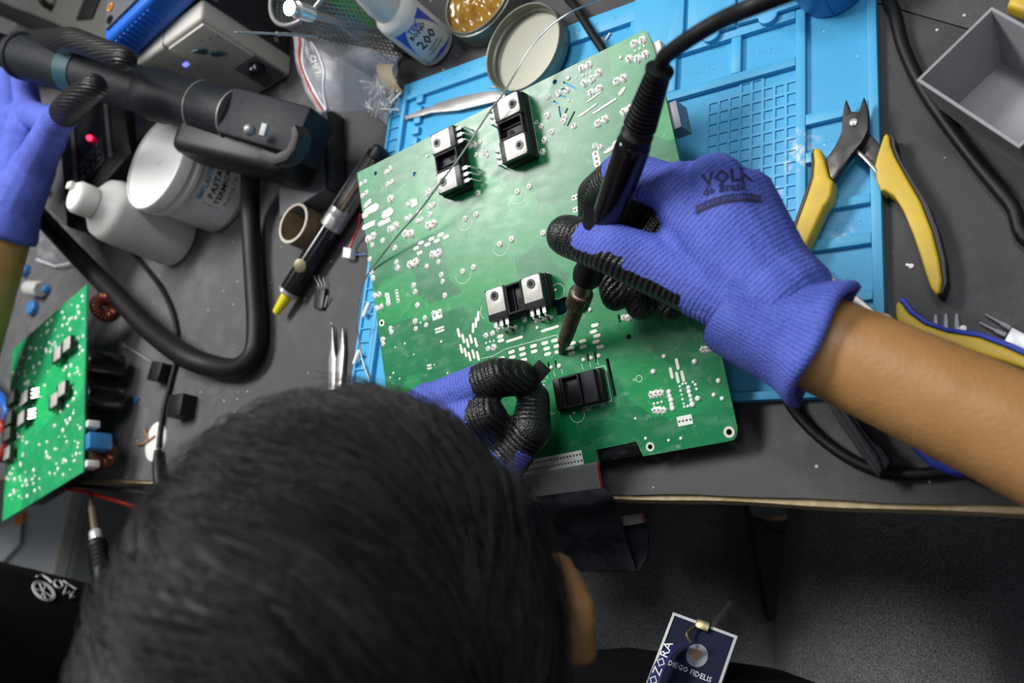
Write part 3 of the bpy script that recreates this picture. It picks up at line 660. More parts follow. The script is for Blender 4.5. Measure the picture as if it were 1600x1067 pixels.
def knit(name, col, col2, ribs, fine, strength, rough, spec=0.3, ridge=0.0):
    m = mat(name, col, rough, spec=spec); nt = m.node_tree; b = nt.nodes['Principled BSDF']
    at = nt.nodes.new('ShaderNodeAttribute'); at.attribute_name = 'along'; tc = nt.nodes.new('ShaderNodeTexCoord')
    def sine(src, freq, ph=0.0):
        a = nt.nodes.new('ShaderNodeMath'); a.operation = 'MULTIPLY'; a.inputs[1].default_value = freq; nt.links.new(src, a.inputs[0])
        s = nt.nodes.new('ShaderNodeMath'); s.operation = 'SINE'; nt.links.new(a.outputs[0], s.inputs[0]); return s.outputs[0]
    def mth(op, a, c):
        q = nt.nodes.new('ShaderNodeMath'); q.operation = op
        for i, v in enumerate((a, c)):
            if isinstance(v, (int, float)): q.inputs[i].default_value = v
            else: nt.links.new(v, q.inputs[i])
        return q.outputs[0]
    rib = sine(at.outputs['Fac'], ribs)
    vo = nt.nodes.new('ShaderNodeTexVoronoi'); vo.inputs['Scale'].default_value = fine; nt.links.new(tc.outputs['Object'], vo.inputs['Vector'])
    no = nt.nodes.new('ShaderNodeTexNoise'); no.inputs['Scale'].default_value = 70; no.inputs['Detail'].default_value = 3; nt.links.new(tc.outputs['Object'], no.inputs['Vector'])
    hgt = mth('ADD', mth('MULTIPLY', rib, 0.30 + ridge), mth('MULTIPLY', vo.outputs['Distance'], -0.9))
    mx = nt.nodes.new('ShaderNodeMix'); mx.data_type = 'RGBA'; mx.inputs[6].default_value = (*col, 1); mx.inputs[7].default_value = (*col2, 1)
    r = nt.nodes.new('ShaderNodeMapRange'); r.inputs[1].default_value = -1.15; r.inputs[2].default_value = 0.35
    nt.links.new(mth('ADD', hgt, mth('MULTIPLY', mth('SUBTRACT', no.outputs['Fac'], 0.5), 1.2)), r.inputs[0]); nt.links.new(r.outputs[0], mx.inputs[0]); nt.links.new(mx.outputs[2], b.inputs['Base Color'])
    bp = nt.nodes.new('ShaderNodeBump'); bp.inputs['Strength'].default_value = strength; bp.inputs['Distance'].default_value = 0.0006
    nt.links.new(hgt, bp.inputs['Height']); nt.links.new(bp.outputs['Normal'], b.inputs['Normal'])
    return m
K['knit_blue'] = knit('blue knit', (0.055, 0.080, 0.38), (0.145, 0.195, 0.72), 2 * math.pi / 0.0024, 900, 0.6, 0.8)
K['coat_black'] = knit('black nitrile coating', (0.006, 0.006, 0.007), (0.020, 0.020, 0.022), 2 * math.pi / 0.0030, 900, 0.7, 0.36, 0.5, 0.3)
K['shirt'] = mat('black jersey', (0.003, 0.003, 0.0045), 0.9, spec=0.15, var=0.5, vscale=40, col2=(0.006, 0.006, 0.009), bump=0.3, bscale=900)
K['denim'] = mat('black washed denim', (0.07, 0.07, 0.073), 0.9, var=0.9, vscale=900, col2=(0.24, 0.24, 0.245), bump=0.5, bscale=900, detail=2)
K['hair'] = mat('black hair', (0.016, 0.015, 0.0145), 0.46, spec=0.4)

# ---- the person at the board -------------------------------------------------
PERSON = thing('person', 'black haired person bent over the circuit board, soldering with blue gloved hands', 'person', (-0.24, -0.22, FLOOR_Z))
HC = Vector((-0.237, -0.046, 0.216))                      # head centre
HE = Vector((0.78, 0.06, -0.62)).normalized()             # towards the right ear
HK = Vector((0.50, 0.42, 0.70)); HK = (HK - HE * HK.dot(HE)).normalized()   # crown
HF = HK.cross(HE).normalized()                            # face
HM = Matrix(((HE.x, HF.x, HK.x, HC.x), (HE.y, HF.y, HK.y, HC.y), (HE.z, HF.z, HK.z, HC.z), (0, 0, 0, 1)))
def hd(e, f, k): return HM @ Vector((e, f, k))
head = xf(sphere((0, 0, 0), (0.076, 0.097, 0.100), 28, 18), HM)
jaw = xf(sphere((0, 0.028, -0.058), (0.056, 0.062, 0.062), 20, 12), HM)
nose = chain([hd(0, 0.090, 0.0), hd(0, 0.108, -0.035)], [0.010, 0.013])
brow = chain([hd(-0.03, 0.088, 0.018), hd(0.03, 0.088, 0.018)], [0.011, 0.011])
lips = chain([hd(-0.016, 0.082, -0.062), hd(0.016, 0.082, -0.062)], [0.009, 0.009])
EF = 0.042
def ear(s):
    return join(chain([hd(s * 0.078, EF - 0.006, -0.040), hd(s * (0.078 + 0.004 * (s > 0)), EF - 0.018, -0.020), hd(s * (0.078 + 0.009 * (s > 0)), EF - 0.030, 0.004), hd(s * (0.078 + 0.007 * (s > 0)), EF - 0.020, 0.020), hd(s * 0.078, EF - 0.002, 0.018)], [0.008, 0.0075, 0.007, 0.0065, 0.006]),
                chain([hd(s * 0.074, EF - 0.006, -0.02), hd(s * (0.074 + 0.004 * (s > 0)), EF - 0.014, 0.006)], [0.009, 0.009]))
cheek = join(xf(sphere((0.052, 0.036, -0.026), (0.033, 0.046, 0.048), 18, 12), HM), xf(sphere((0.054, -0.020, -0.030), (0.031, 0.046, 0.048), 18, 12), HM))
C7 = hd(0, -0.055, -0.135)
SR, SL = Vector((-0.135, -0.165, 0.075)), Vector((-0.475, -0.135, 0.070))
neck = chain([hd(0, -0.012, -0.05), hd(0, -0.035, -0.10), C7], [0.056, 0.055, 0.062])
torso = join(chain([C7, Vector((-0.30, -0.19, 0.02)), Vector((-0.255, -0.215, -0.09)), Vector((-0.235, -0.25, -0.20))], [0.06, 0.115, 0.125, 0.125]),
             chain([SL, Vector((-0.36, -0.17, 0.035)), Vector((-0.25, -0.18, 0.035)), SR], [0.052, 0.085, 0.085, 0.052]),
             chain([Vector((-0.155, -0.235, -0.245)), Vector((-0.32, -0.235, -0.245))], [0.10, 0.10]))
WR = pj(1257, 525, 0.083); ER = WR + (pj(1600, 682, 0.060) - WR).normalized() * 0.275
EL, WL = Vector((-0.585, -0.085, -0.030)), pj(600, 712, 0.058)
FW = (WR - ER).normalized()
arm_r = chain([SR, SR.lerp(ER, 0.5), ER, ER.lerp(WR, 0.30), ER.lerp(WR, 0.70), WR, WR + FW * 0.008], [0.050, 0.044, 0.034, 0.0305, 0.0246, 0.0222, 0.019])
arm_l = chain([SL, SL.lerp(EL, 0.5), EL, EL.lerp(WL, 0.30), EL.lerp(WL, 0.7), WL, WL + (WL - EL).normalized() * 0.03], [0.050, 0.045, 0.038, 0.036, 0.030, 0.025, 0.022])
HR, HL = Vector((-0.150, -0.235, -0.255)), Vector((-0.325, -0.235, -0.255))
KR, KL = Vector((-0.135, 0.200, -0.262)), Vector((-0.385, 0.200, -0.262))
AR, AL = Vector((-0.130, 0.150, -0.66)), Vector((-0.400, 0.150, -0.66))
def leg(H, Kn, A):
    return join(chain([H, H.lerp(Kn, 0.5), Kn, Kn.lerp(A, 0.4), A], [0.090, 0.082, 0.060, 0.056, 0.038]),
                chain([A + Vector((0, -0.03, -0.055)), A + Vector((0, 0.14, -0.070))], [0.038, 0.026]))
body = remesh(join(head, jaw, nose, brow, lips, ear(1), ear(-1), cheek, neck, torso, arm_r, arm_l, leg(HR, KR, AR), leg(HL, KL, AL)), 0.0045, 4)
part('body', body, K['skin'], PERSON, True, 180)
# shirt
def grow(P, R, d): return chain(P, [r + d for r in R])
sh = join(grow([C7 + Vector((0, -0.01, -0.03)), Vector((-0.30, -0.19, 0.02)), Vector((-0.255, -0.215, -0.09)), Vector((-0.235, -0.245, -0.165))], [0.06, 0.115, 0.125, 0.128], 0.010),
          grow([SL, Vector((-0.36, -0.17, 0.035)), Vector((-0.25, -0.18, 0.035)), SR], [0.052, 0.085, 0.085, 0.052], 0.010),
          grow([SR, SR.lerp(ER, 0.66)], [0.052, 0.048], 0.012), grow([SL, SL.lerp(EL, 0.66)], [0.052, 0.046], 0.012),
          grow([Vector((-0.29, -0.164, -0.098)), Vector((-0.19, -0.164, -0.102))], [0.108, 0.108], 0.010))
part('shirt', remesh(sh, 0.006, 8), K['shirt'], PERSON, True, 180)
# trousers with creases and a side seam
tr = join(grow([HR, HR.lerp(KR, 0.5), KR, KR.lerp(AR, 0.5), AR], [0.092, 0.086, 0.070, 0.064, 0.050], 0.012), grow([HL, HL.lerp(KL, 0.5), KL, KL.lerp(AL, 0.5), AL], [0.092, 0.086, 0.070, 0.064, 0.050], 0.012),
          grow([HR, HL], [0.10, 0.10], 0.010), chain([Vector((-0.24, -0.20, -0.205)), Vector((-0.24, -0.055, -0.25))], [0.09, 0.03]))
tr = remesh(tr, 0.006, 8)
tr = ([tuple(Vector(v) + Vector((0, 0, 1)) * 0.004 * noise.noise(Vector((v[0] * 9, v[1] * 22 + v[0] * 18, v[2] * 9)))) for v in tr[0]], tr[1])
part('trousers', tr, K['denim'], PERSON, True, 180)
part('fly_seam', tube(smooth_path([(-0.262, -0.052, -0.146), (-0.256, -0.030, -0.158), (-0.250, -0.012, -0.176)], 5), [0.0022, 0.0022, 0.0018], 8, True, 0.6), K['denim'], PERSON, True)
part('shoe', chain([AR + Vector((0, -0.04, -0.062)), AR + Vector((0, 0.155, -0.068))], [0.036, 0.030]), K['black_plastic'], PERSON, True)
part('shoe', chain([AL + Vector((0, -0.04, -0.062)), AL + Vector((0, 0.155, -0.068))], [0.036, 0.030]), K['black_plastic'], PERSON, True)

# ---- hair: scalp cap plus strands
def scalp_ok(e, f, k):
    n = Vector((e / 0.076, f / 0.097, k / 0.10)).normalized()
    if n.y > 0.62 - 0.25 * max(0, n.z) and n.z < 0.55: return False            # face
    if n.z < -0.62: return False                                              # below hair line at the nape
    if n.x > 0.80 and n.z < 0.22 and n.y > -0.62: return False                 # round the ear
    return True
cap = sphere((0, 0, 0), (0.0815, 0.1025, 0.1055), 48, 32)
keep = [f for f in cap[1] if scalp_ok(*[sum(cap[0][i][c] for i in f) / len(f) for c in range(3)])]
used = sorted({i for f in keep for i in f}); re_ = {i: k for k, i in enumerate(used)}
capg = ([cap[0][i] for i in used], [tuple(re_[i] for i in f) for f in keep])
hair_cap = part('hair', xf(capg, HM), K['hair'], PERSON, True, 180, label='short tousled black hair')
def strands(n, seed):
    r = np.random.default_rng(seed); V, F = [], []
    VV = []; cnt = 0; tries = 0
    SEG = 5; NB = 3
    allV = np.zeros((n * (SEG + 1) * NB, 3), 'f'); allF = []
    whorl = Vector((0.15, -0.62, 0.75)).normalized()
    while cnt < n:
        d = Vector(r.normal(size=3)).normalized(); p = Vector((d.x * 0.081, d.y * 0.102, d.z * 0.105))
        if not scalp_ok(*p): continue
        nrm = Vector((d.x / 0.081, d.y / 0.102, d.z / 0.105)).normalized()
        q = noise.noise_vector(p * 24) * 0.95
        # combed away from the whorl, towards the forehead
        fl = (d - whorl) * 0.35 + Vector((-1.0, 0.38, 0.0)) + q
        fl = (fl - nrm * fl.dot(nrm))
        fl = fl.normalized() if fl.length > 1e-4 else Vector((0, 1, 0))
        L = float(r.uniform(0.020, 0.040)) * (0.6 if d.z < -0.2 else 1.0); lift = float(r.uniform(0.10, 0.50)) + 0.25 * max(0, noise.noise(p * 21))
        curl = Vector(noise.noise_vector(p * 60 + Vector((5, 3, 1)))) * 0.4
        side = nrm.cross(fl); w = float(r.uniform(0.00022, 0.00048)); base = cnt * (SEG + 1) * NB
        for s in range(SEG + 1):
            t = s / SEG
            c = p + fl * (L * t) + nrm * (L * (lift * t - 0.62 * lift * t * t - 0.42 * t * t * L / 0.05)) + curl * (L * t * t)
            rad = max(c.x * c.x / 0.0830 ** 2 + c.y * c.y / 0.104 ** 2 + c.z * c.z / 0.107 ** 2, 1e-6) ** 0.5
            if rad < 1.0: c = c / rad
            ww = w * (1 - 0.75 * t)
            i = base + s * NB
            allV[i] = c + side * ww; allV[i + 1] = c - side * ww; allV[i + 2] = c + nrm * ww * 1.2
        for s in range(SEG):
            i = base + s * NB
            for a in range(NB):
                b_ = (a + 1) % NB; allF.append((i + a, i + b_, i + NB + b_, i + NB + a))
        cnt += 1
    return [tuple(map(float, v)) for v in allV], allF
st = part('hair_strands', xf(strands(11000, 3), HM), K['hair'], hair_cap, True, 180); st['kind'] = 'stuff'

# ---- right glove: holds the soldering iron
def P3(*L): return [pj(*q) for q in L]
def dist_seg(W, a, b):
    a, b = np.array(a), np.array(b); d = b - a; t = np.clip(((W - a) @ d) / (d @ d), 0, 1); return np.linalg.norm(W - (a + t[:, None] * d), axis=1), t
wr = pj(1257, 525, 0.083)
R_index = P3((1062, 300, 0.104), (975, 268, 0.106), (930, 303, 0.090), (928, 345, 0.078))
R_middle = P3((1118, 290, 0.104), (1000, 290, 0.086), (948, 375, 0.062), (962, 462, 0.049))
R_ring = P3((1165, 312, 0.096), (1055, 330, 0.070), (990, 420, 0.052), (1000, 476, 0.047))
R_pinky = P3((1190, 358, 0.086), (1110, 385, 0.060), (1050, 455, 0.048), (1045, 480, 0.046))
R_thumb = P3((1190, 480, 0.084), (1060, 428, 0.094), (960, 390, 0.106), (886, 368, 0.103))
fr = 0.0098
R_f = [(R_index, [0.0125, 0.0112, 0.0100, 0.0090]), (R_middle, [0.0125, 0.0110, 0.0100, 0.0090]), (R_ring, [0.012, 0.0105, 0.0098, 0.0088]), (R_pinky, [0.0115, 0.0098, 0.0088, 0.0078]), (R_thumb, [0.0195, 0.0162, 0.0134, 0.0114])]
wrp = Vector(wr).lerp(pj(1060, 330, 0.100), 0.20)
R_p = [([wrp, R_index[0]], [0.0240, 0.0150]), ([wrp, R_middle[0]], [0.0242, 0.0155]), ([wrp, R_ring[0]], [0.0240, 0.0148]), ([wrp, R_pinky[0]], [0.0235, 0.0132]),
       ([pj(1215, 470, 0.086), pj(1090, 385, 0.088)], [0.026, 0.021]), ([pj(1210, 440, 0.086), pj(1170, 355, 0.092)], [0.021, 0.016])]
Rtips = [np.array(F[-1]) for F in (R_index, R_middle, R_ring, R_pinky, R_thumb)]
ax_r = np.array(pj(1060, 330, 0.1) - wr); LR = np.linalg.norm(ax_r); ax_r /= LR
def r_band(W):
    # rings run across each finger and across the back of the hand
    v = (W - np.array(wr)) @ ax_r
    dth, t = dist_seg(W, R_thumb[1], R_thumb[3]); dix, ti = dist_seg(W, R_index[1], R_index[3])
    tl = (R_thumb[3] - R_thumb[1]).length; il = (R_index[3] - R_index[1]).length
    return np.where(dth < 0.014, 0.09 + t * tl, np.where(dix < 0.013, 0.1 + ti * il, v))
def r_black(W, N):
    v = (W - np.array(wr)) @ ax_r
    blk = (N[:, 2] < -0.10) & (v > 0.03)
    for a, b_, c in ((R_middle, 1, 3), (R_ring, 1, 3), (R_pinky, 1, 3)):
        for s in range(b_, c):
            d, t = dist_seg(W, a[s], a[s + 1]); blk |= (d < 0.0135) & ((s > b_) | (t > 0.25))
    for s in (1, 2):
        d, t = dist_seg(W, R_index[s], R_index[s + 1]); blk |= (d < 0.0125) & ((s > 1) | (t > 0.12))
    d, t = dist_seg(W, R_thumb[2], R_thumb[3]); blk |= (d < 0.017) & ((t > 0.55) | (N[:, 2] < 0.45) | (N[:, 1] < -0.42))
    d, t = dist_seg(W, R_thumb[1], R_thumb[2]); blk |= (d < 0.0195) & ((N[:, 2] < 0.3) | (N[:, 1] < -0.62))
    cav, t = dist_seg(W, pj(985, 330, 0.085), pj(1010, 385, 0.080)); blk |= cav < 0.012
    return blk
glove_r = glove_mesh('glove', R_f, R_p, wr, Rtips, 0.0014, r_band, PERSON, r_black, [K['knit_blue'], K['coat_black']], 4)
glove_r['label'] = 'blue knitted right glove with black coated fingers'
# rolled cuff
axis = (ER - WR).normalized(); cb = WR - axis * 0.006
cu = frame(cb, axis.cross(Vector((0, 0, 1))), axis)
cprof = [(0.0238, -0.030), (0.0252, -0.016), (0.0258, -0.004), (0.0272, 0.004), (0.0296, 0.0095), (0.0309, 0.0120), (0.0310, 0.0145), (0.0297, 0.0165), (0.0272, 0.0155), (0.0252, 0.006), (0.0242, -0.01)]
cg = lathe(cprof, 56, False)
cg = ([(v[0] * 1.0 * (1 + 0.02 * math.sin(3 * math.atan2(v[1], v[0]))), v[1] * (0.93 + 0.02 * math.sin(5 * math.atan2(v[1], v[0]))), v[2] + 0.0012 * math.sin(4 * math.atan2(v[1], v[0]) + 1)) for v in cg[0]], cg[1])
me = to_mesh('cuff', xf(xf(cg, cu), root_mtx(glove_r).inverted()), K['knit_blue'], 180)
att = me.attributes.new('along', 'FLOAT', 'POINT'); att.data.foreach_set('value', [math.atan2(v[1], v[0]) * 0.03 for v in cg[0]])
link('cuff', me, glove_r)
K['glove_print'] = mat('dark glove print', (0.018, 0.018, 0.075), 0.8)
from mathutils.bvhtree import BVHTree
def cast(mesh, x, y, lift=0.0012):
    """point of a surface seen at a photo pixel, raised a little: print and thread lie on the cloth"""
    if id(mesh) not in cast.cache: cast.cache[id(mesh)] = BVHTree.FromPolygons([Vector(v) for v in mesh[0]], mesh[1])
    d = Vector(RC.T @ np.array([x - 800, y - 533.5, FPX])).normalized()
    h = cast.cache[id(mesh)].ray_cast(Vector((0, 0, CAMZ)), d); return h[0] + h[1] * lift if h[0] is not None else None
cast.cache = {}
gw = ([tuple(root_mtx(glove_r) @ v.co) for v in glove_r.data.vertices], [tuple(p.vertices) for p in glove_r.data.polygons])
def on_glove(g, q, ang, k, bow, lift=0.0004):
    """lay flat shapes over the back of the hand; k pixels per unit"""
    V = []; ca, sa = math.cos(ang), math.sin(ang)
    for v in g[0]:
        x, y = v[0] * k, v[1] * k - bow * (v[0] * k / 50) ** 2
        p = cast(gw, q[0] + x * ca + y * sa, q[1] + x * sa - y * ca, lift); V.append(tuple(p) if p is not None else tuple(pj(q[0], q[1], 0.11)))
    return V, g[1]
for s_, q, sz in (('VOLK', (1136, 276), 30), ('do Brasil', (1131, 294), 19)):
    part('printed_lettering', on_glove(text_geo(s_, 1.0, res=1, bold=0.02), q, -0.14, sz, 6), K['glove_print'], glove_r, True, 0)
band = grid_sheet(lambda u, v: ((u - 0.5) * 104, (v - 0.5) * 13, 0), 40, 6)
part('printed_band', on_glove(band, (1137, 311), -0.17, 1.0, 9, 0.0003), K['glove_print'], glove_r, True, 0)
K['band_print'] = mat('blue band lettering', (0.09, 0.11, 0.42), 0.8)
part('printed_lettering', on_glove(text_geo('CHICAGO WATERPROOF', 1.0, res=1), (1137, 311), -0.17, 10, 9, 0.0006), K['band_print'], glove_r, True, 0)

# ---- left glove: pinches a chip
wl = pj(600, 712, 0.058)
L_index = P3((672, 632, 0.068), (775, 590, 0.071), (812, 590, 0.060), (826, 606, 0.0455))
L_middle = P3((672, 664, 0.070), (762, 650, 0.068), (786, 688, 0.052), (776, 716, 0.042))
L_ring = P3((655, 696, 0.063), (730, 690, 0.058), (755, 728, 0.040), (742, 742, 0.036))
L_pinky = P3((640, 726, 0.052), (705, 748, 0.044), (718, 758, 0.037), (708, 770, 0.034))
L_thumb = P3((700, 740, 0.050), (790, 722, 0.047), (829, 672, 0.050), (834, 622, 0.0445))
L_f = [(L_index, [0.0130, 0.0122, 0.0108, 0.0088]), (L_middle, [0.013, 0.0115, 0.0100, 0.0088]), (L_ring, [0.0125, 0.0108, 0.0095, 0.0085]), (L_pinky, [0.0115, 0.0098, 0.0088, 0.008]), (L_thumb, [0.0150, 0.0130, 0.0125, 0.0098])]
L_p = [([wl, F[0]], [0.0255, 0.0145]) for F in (L_index, L_middle, L_ring, L_pinky)] + [([wl, L_thumb[0]], [0.025, 0.0155]), ([L_index[0], L_ring[0]], [0.0135, 0.013])]
ax_l = np.array(pj(720, 640, 0.06) - wl); ax_l /= np.linalg.norm(ax_l)
def l_band(W):
    v = (W - np.array(wl)) @ ax_l
    d1, t1 = dist_seg(W, L_thumb[1], L_thumb[2]); d2, t2 = dist_seg(W, L_thumb[2], L_thumb[3])
    q = 0.1 + t1 * (L_thumb[2] - L_thumb[1]).length + t2 * (L_thumb[3] - L_thumb[2]).length
    return np.where(np.minimum(d1, d2) < 0.0150, q, v)
def l_black(W, N):
    v = (W - np.array(wl)) @ ax_l; blk = (N[:, 2] < -0.05) & (v > 0.03)
    d, t = dist_seg(W, L_index[0], L_index[1]); blk |= (d < 0.0145) & (t > 0.80)
    for s in (1, 2):
        d, t = dist_seg(W, L_index[s], L_index[s + 1]); blk |= d < 0.0135
    for s in (1, 2):
        d, t = dist_seg(W, L_thumb[s], L_thumb[s + 1]); blk |= (d < 0.0155) & ((s > 1) | ((t > 0.18) & (N[:, 1] > -0.55)))
    for F in (L_middle, L_ring, L_pinky):
        d, t = dist_seg(W, F[0], F[1]); blk |= (d < 0.0135) & (t > 0.80)
        for s in (1, 2):
            d, t = dist_seg(W, F[s], F[s + 1]); blk |= d < 0.0125
    return blk
glove_l = glove_mesh('glove', L_f, L_p, wl, [], 0.0014, l_band, PERSON, l_black, [K['knit_blue'], K['coat_black']], 4)
glove_l['label'] = 'blue knitted left glove with black coated fingertips'
axl = (EL - WL).normalized(); cul = frame(WL, axl.cross(Vector((0, 0, 1))), axl)
me = to_mesh('cuff', xf(xf(lathe([(0.026, -0.02), (0.0285, -0.004), (0.0300, 0.008), (0.0320, 0.030), (0.0305, 0.032), (0.0285, 0.02), (0.0270, -0.008)], 40, False), cul), root_mtx(glove_l).inverted()), K['knit_blue'], 180)
me.attributes.new('along', 'FLOAT', 'POINT'); link('cuff', me, glove_l)
K['slate_chip'] = mat('black moulded case', (0.016, 0.016, 0.018), 0.4)
# chip held between finger and thumb
chip_m = frame(pj(832, 592, 0.0520), pj(848, 574, 0.0535) - pj(814, 612, 0.0505), (0.30, -0.42, 0.86))
chip = thing('chip', 'small black transistor held between the gloved fingertips', 'transistor', mtx=chip_m)
part('case', mv(bbox_(0.0150, 0.0095, 0.0042, 0.0003), 0.0040, 0, 0), K['slate_chip'], chip)
part('heat_tab', mv(bbox_(0.0060, 0.0094, 0.0012, 0.0002), -0.0060, 0, -0.0012), K['steel'], chip)

# ---- second person at the left: forearm, glove and shirt --------------------
P2 = thing('person', 'second person at the left edge in a black embroidered shirt and blue glove', 'person', (-0.97, -0.24, FLOOR_Z))
w2 = pj(10, 352, 0.120); e2 = pj(-120, 700, 0.105)
DP = Vector((-0.07, 0.105, 0.0))
def Q(x, y, z): return Vector((x, y, z)) + DP
S2 = Q(-1.03, -0.22, 0.20); SR2 = Q(-0.68, -0.24, 0.17)
h2 = Q(-0.90, -0.20, 0.50); er2 = Vector((-0.745, -0.265, -0.060)); wr2 = Vector((-0.86, -0.150, -0.150))
b2 = join(sphere(tuple(h2), (0.077, 0.095, 0.115), 20, 14), chain([h2 + Vector((0, 0.02, -0.06)), h2 + Vector((0, 0.03, -0.09))], [0.06, 0.05]), chain([h2 + Vector((0, 0.09, -0.01)), h2 + Vector((0, 0.105, -0.04))], [0.010, 0.013]), chain([h2 + Vector((0, -0.02, -0.06)), Q(-0.89, -0.26, 0.27)], [0.055, 0.06]),
          chain([Q(-0.89, -0.26, 0.24), Q(-0.86, -0.27, 0.10), Q(-0.85, -0.30, -0.06), Q(-0.85, -0.32, -0.18)], [0.07, 0.12, 0.12, 0.125]),
          chain([S2, Q(-0.86, -0.25, 0.17), SR2], [0.055, 0.09, 0.055]),
          chain([S2, S2.lerp(e2, 0.5), e2, e2.lerp(w2, 0.3), w2, w2 + (w2 - e2).normalized() * 0.03], [0.052, 0.045, 0.040, 0.041, 0.027, 0.024]),
          chain([SR2, er2, er2.lerp(wr2, 0.5), wr2, wr2 + Vector((-0.01, 0.05, 0.01))], [0.052, 0.040, 0.036, 0.026, 0.022]),
          leg(Q(-0.77, -0.30, -0.25), Q(-0.77, 0.10, -0.25), Q(-0.77, 0.08, -0.66)), leg(Q(-0.94, -0.30, -0.25), Q(-0.96, 0.10, -0.25), Q(-0.96, 0.08, -0.66)))
part('body', remesh(b2, 0.006, 5), K['skin'], P2, True, 180)
s2 = join(grow([Q(-0.89, -0.26, 0.22), Q(-0.86, -0.27, 0.10), Q(-0.85, -0.30, -0.06), Q(-0.85, -0.31, -0.16)], [0.08, 0.12, 0.12, 0.13], 0.012), grow([S2, Q(-0.86, -0.25, 0.17), SR2], [0.055, 0.09, 0.055], 0.012), grow([S2, S2.lerp(e2, 0.5)], [0.055, 0.047], 0.012), grow([SR2, SR2.lerp(er2, 0.6)], [0.055, 0.047], 0.012))
s2 = remesh(s2, 0.007, 8)
shirt2 = part('shirt', s2, K['shirt'], P2, True, 180)
part('trousers', remesh(join(grow([Q(-0.77, -0.30, -0.25), Q(-0.77, 0.10, -0.25), Q(-0.77, 0.08, -0.63)], [0.09, 0.063, 0.045], 0.009), grow([Q(-0.94, -0.30, -0.25), Q(-0.96, 0.10, -0.25), Q(-0.96, 0.08, -0.63)], [0.09, 0.063, 0.045], 0.009), grow([Q(-0.77, -0.30, -0.25), Q(-0.94, -0.30, -0.25)], [0.1, 0.1], 0.01)), 0.008, 6), K['denim'], P2, True, 180)
hc2 = sphere((h2.x, h2.y - 0.012, h2.z + 0.02), (0.084, 0.095, 0.11), 24, 16)
part('hair', hc2, K['hair'], P2, True, 180)
for lx in (-0.84, -1.03): part('shoe', chain([(lx, 0.13, -0.722), (lx, 0.325, -0.728)], [0.036, 0.030]), K['black_plastic'], P2, True)
# gloved left hand round the hot air tool
T0, T1 = pj(30, 92, 0.165), pj(260, 150, 0.125)
G_thumb = P3((52, 262, 0.122), (88, 192, 0.140), (116, 160, 0.160), (148, 134, 0.166))
G_index = P3((45, 178, 0.122), (30, 66, 0.140), (115, 62, 0.170), (196, 92, 0.166))
G_middle = P3((20, 180, 0.118), (8, 72, 0.138), (75, 66, 0.158), (120, 78, 0.152))
G_ring = P3((-5, 190, 0.114), (-18, 85, 0.134), (30, 68, 0.150), (70, 78, 0.146))
G_pinky = P3((-28, 205, 0.110), (-40, 105, 0.128), (-5, 80, 0.140), (30, 88, 0.138))
G_f = [(G_index, [0.0145, 0.0125, 0.0115, 0.0098]), (G_middle, [0.0145, 0.012, 0.0108, 0.0098]), (G_ring, [0.014, 0.0115, 0.0102, 0.009]), (G_pinky, [0.013, 0.010, 0.009, 0.008]), (G_thumb, [0.020, 0.0150, 0.0128, 0.0108])]
G_p = [([w2, F[0]], [0.0290, 0.0185]) for F in (G_index, G_middle, G_ring, G_pinky)] + [([w2, G_thumb[0]], [0.028, 0.022]), ([G_index[0], G_thumb[1]], [0.016, 0.014]), ([G_index[0], G_pinky[0]], [0.017, 0.016])]
ax_g = np.array(pj(30, 160, 0.15) - w2); ax_g /= np.linalg.norm(ax_g)
def g_band(W): return (W - np.array(w2)) @ ax_g
def g_black(W, N):
    blk = np.zeros(len(W), bool)
    for F in (G_index, G_middle, G_ring, G_pinky):
        for s in (0, 1, 2):
            d, t = dist_seg(W, F[s], F[s + 1]); blk |= (d < 0.014) & ((s > 0) | (t > 0.75))
    d, t = dist_seg(W, G_thumb[1], G_thumb[2]); blk |= (d < 0.015) & (t > 0.5)
    d, t = dist_seg(W, G_thumb[2], G_thumb[3]); blk |= (d < 0.015)
    return blk
glove_g = glove_mesh('glove', G_f, G_p, w2, [], 0.0022, g_band, P2, g_black, [K['knit_blue'], K['coat_black']], 4)
a2 = (e2 - w2).normalized(); me = to_mesh('cuff', xf(xf(lathe([(0.027, -0.02), (0.0305, -0.004), (0.0330, 0.006), (0.0325, 0.011), (0.0290, 0.008), (0.0285, -0.008)], 40, False), frame(w2, a2.cross(Vector((0, 0, 1))), a2)), root_mtx(glove_g).inverted()), K['knit_blue'], 180)
me.attributes.new('along', 'FLOAT', 'POINT'); link('cuff', me, glove_g)

# embroidery on the shirt, stitched thread lying on the cloth
K['thread'] = mat('white embroidery thread', (0.52, 0.52, 0.54), 0.6)
def stitched(pts, r=0.0007):
    P = [cast(s2, *q) for q in pts]; P = [p for p in P if p is not None]
    return tube(P, r, 6) if len(P) > 1 else ([], [])
def ell(cx0, cy0, a, b_, rot, n=26, t0=0, t1=2 * math.pi): return [(cx0 + a * math.cos(t) * math.cos(rot) - b_ * math.sin(t) * math.sin(rot), cy0 + a * math.cos(t) * math.sin(rot) + b_ * math.sin(t) * math.cos(rot)) for t in np.linspace(t0, t1, n)]
emb = join(stitched(ell(67, 925, 20, 12, 0.65)), stitched(ell(67, 925, 17, 9.5, 0.65)), stitched([(60, 913), (66, 925), (70, 937)]), stitched([(52, 921), (66, 925), (80, 934)]), stitched([(70, 915), (67, 925), (62, 936)]))
emb2 = join(stitched([(56, 902), (64, 900), (74, 906), (80, 912)], 0.001), stitched(ell(90, 914, 7, 5, 0.6), 0.001), stitched([(96, 918), (104, 914), (98, 930), (108, 926)], 0.001), stitched([(108, 930), (114, 926), (108, 936), (116, 934)], 0.001), stitched([(98, 909), (108, 916), (118, 922)], 0.0007))
if emb[0]: part('embroidered_wheel', emb, K['thread'], P2, True)
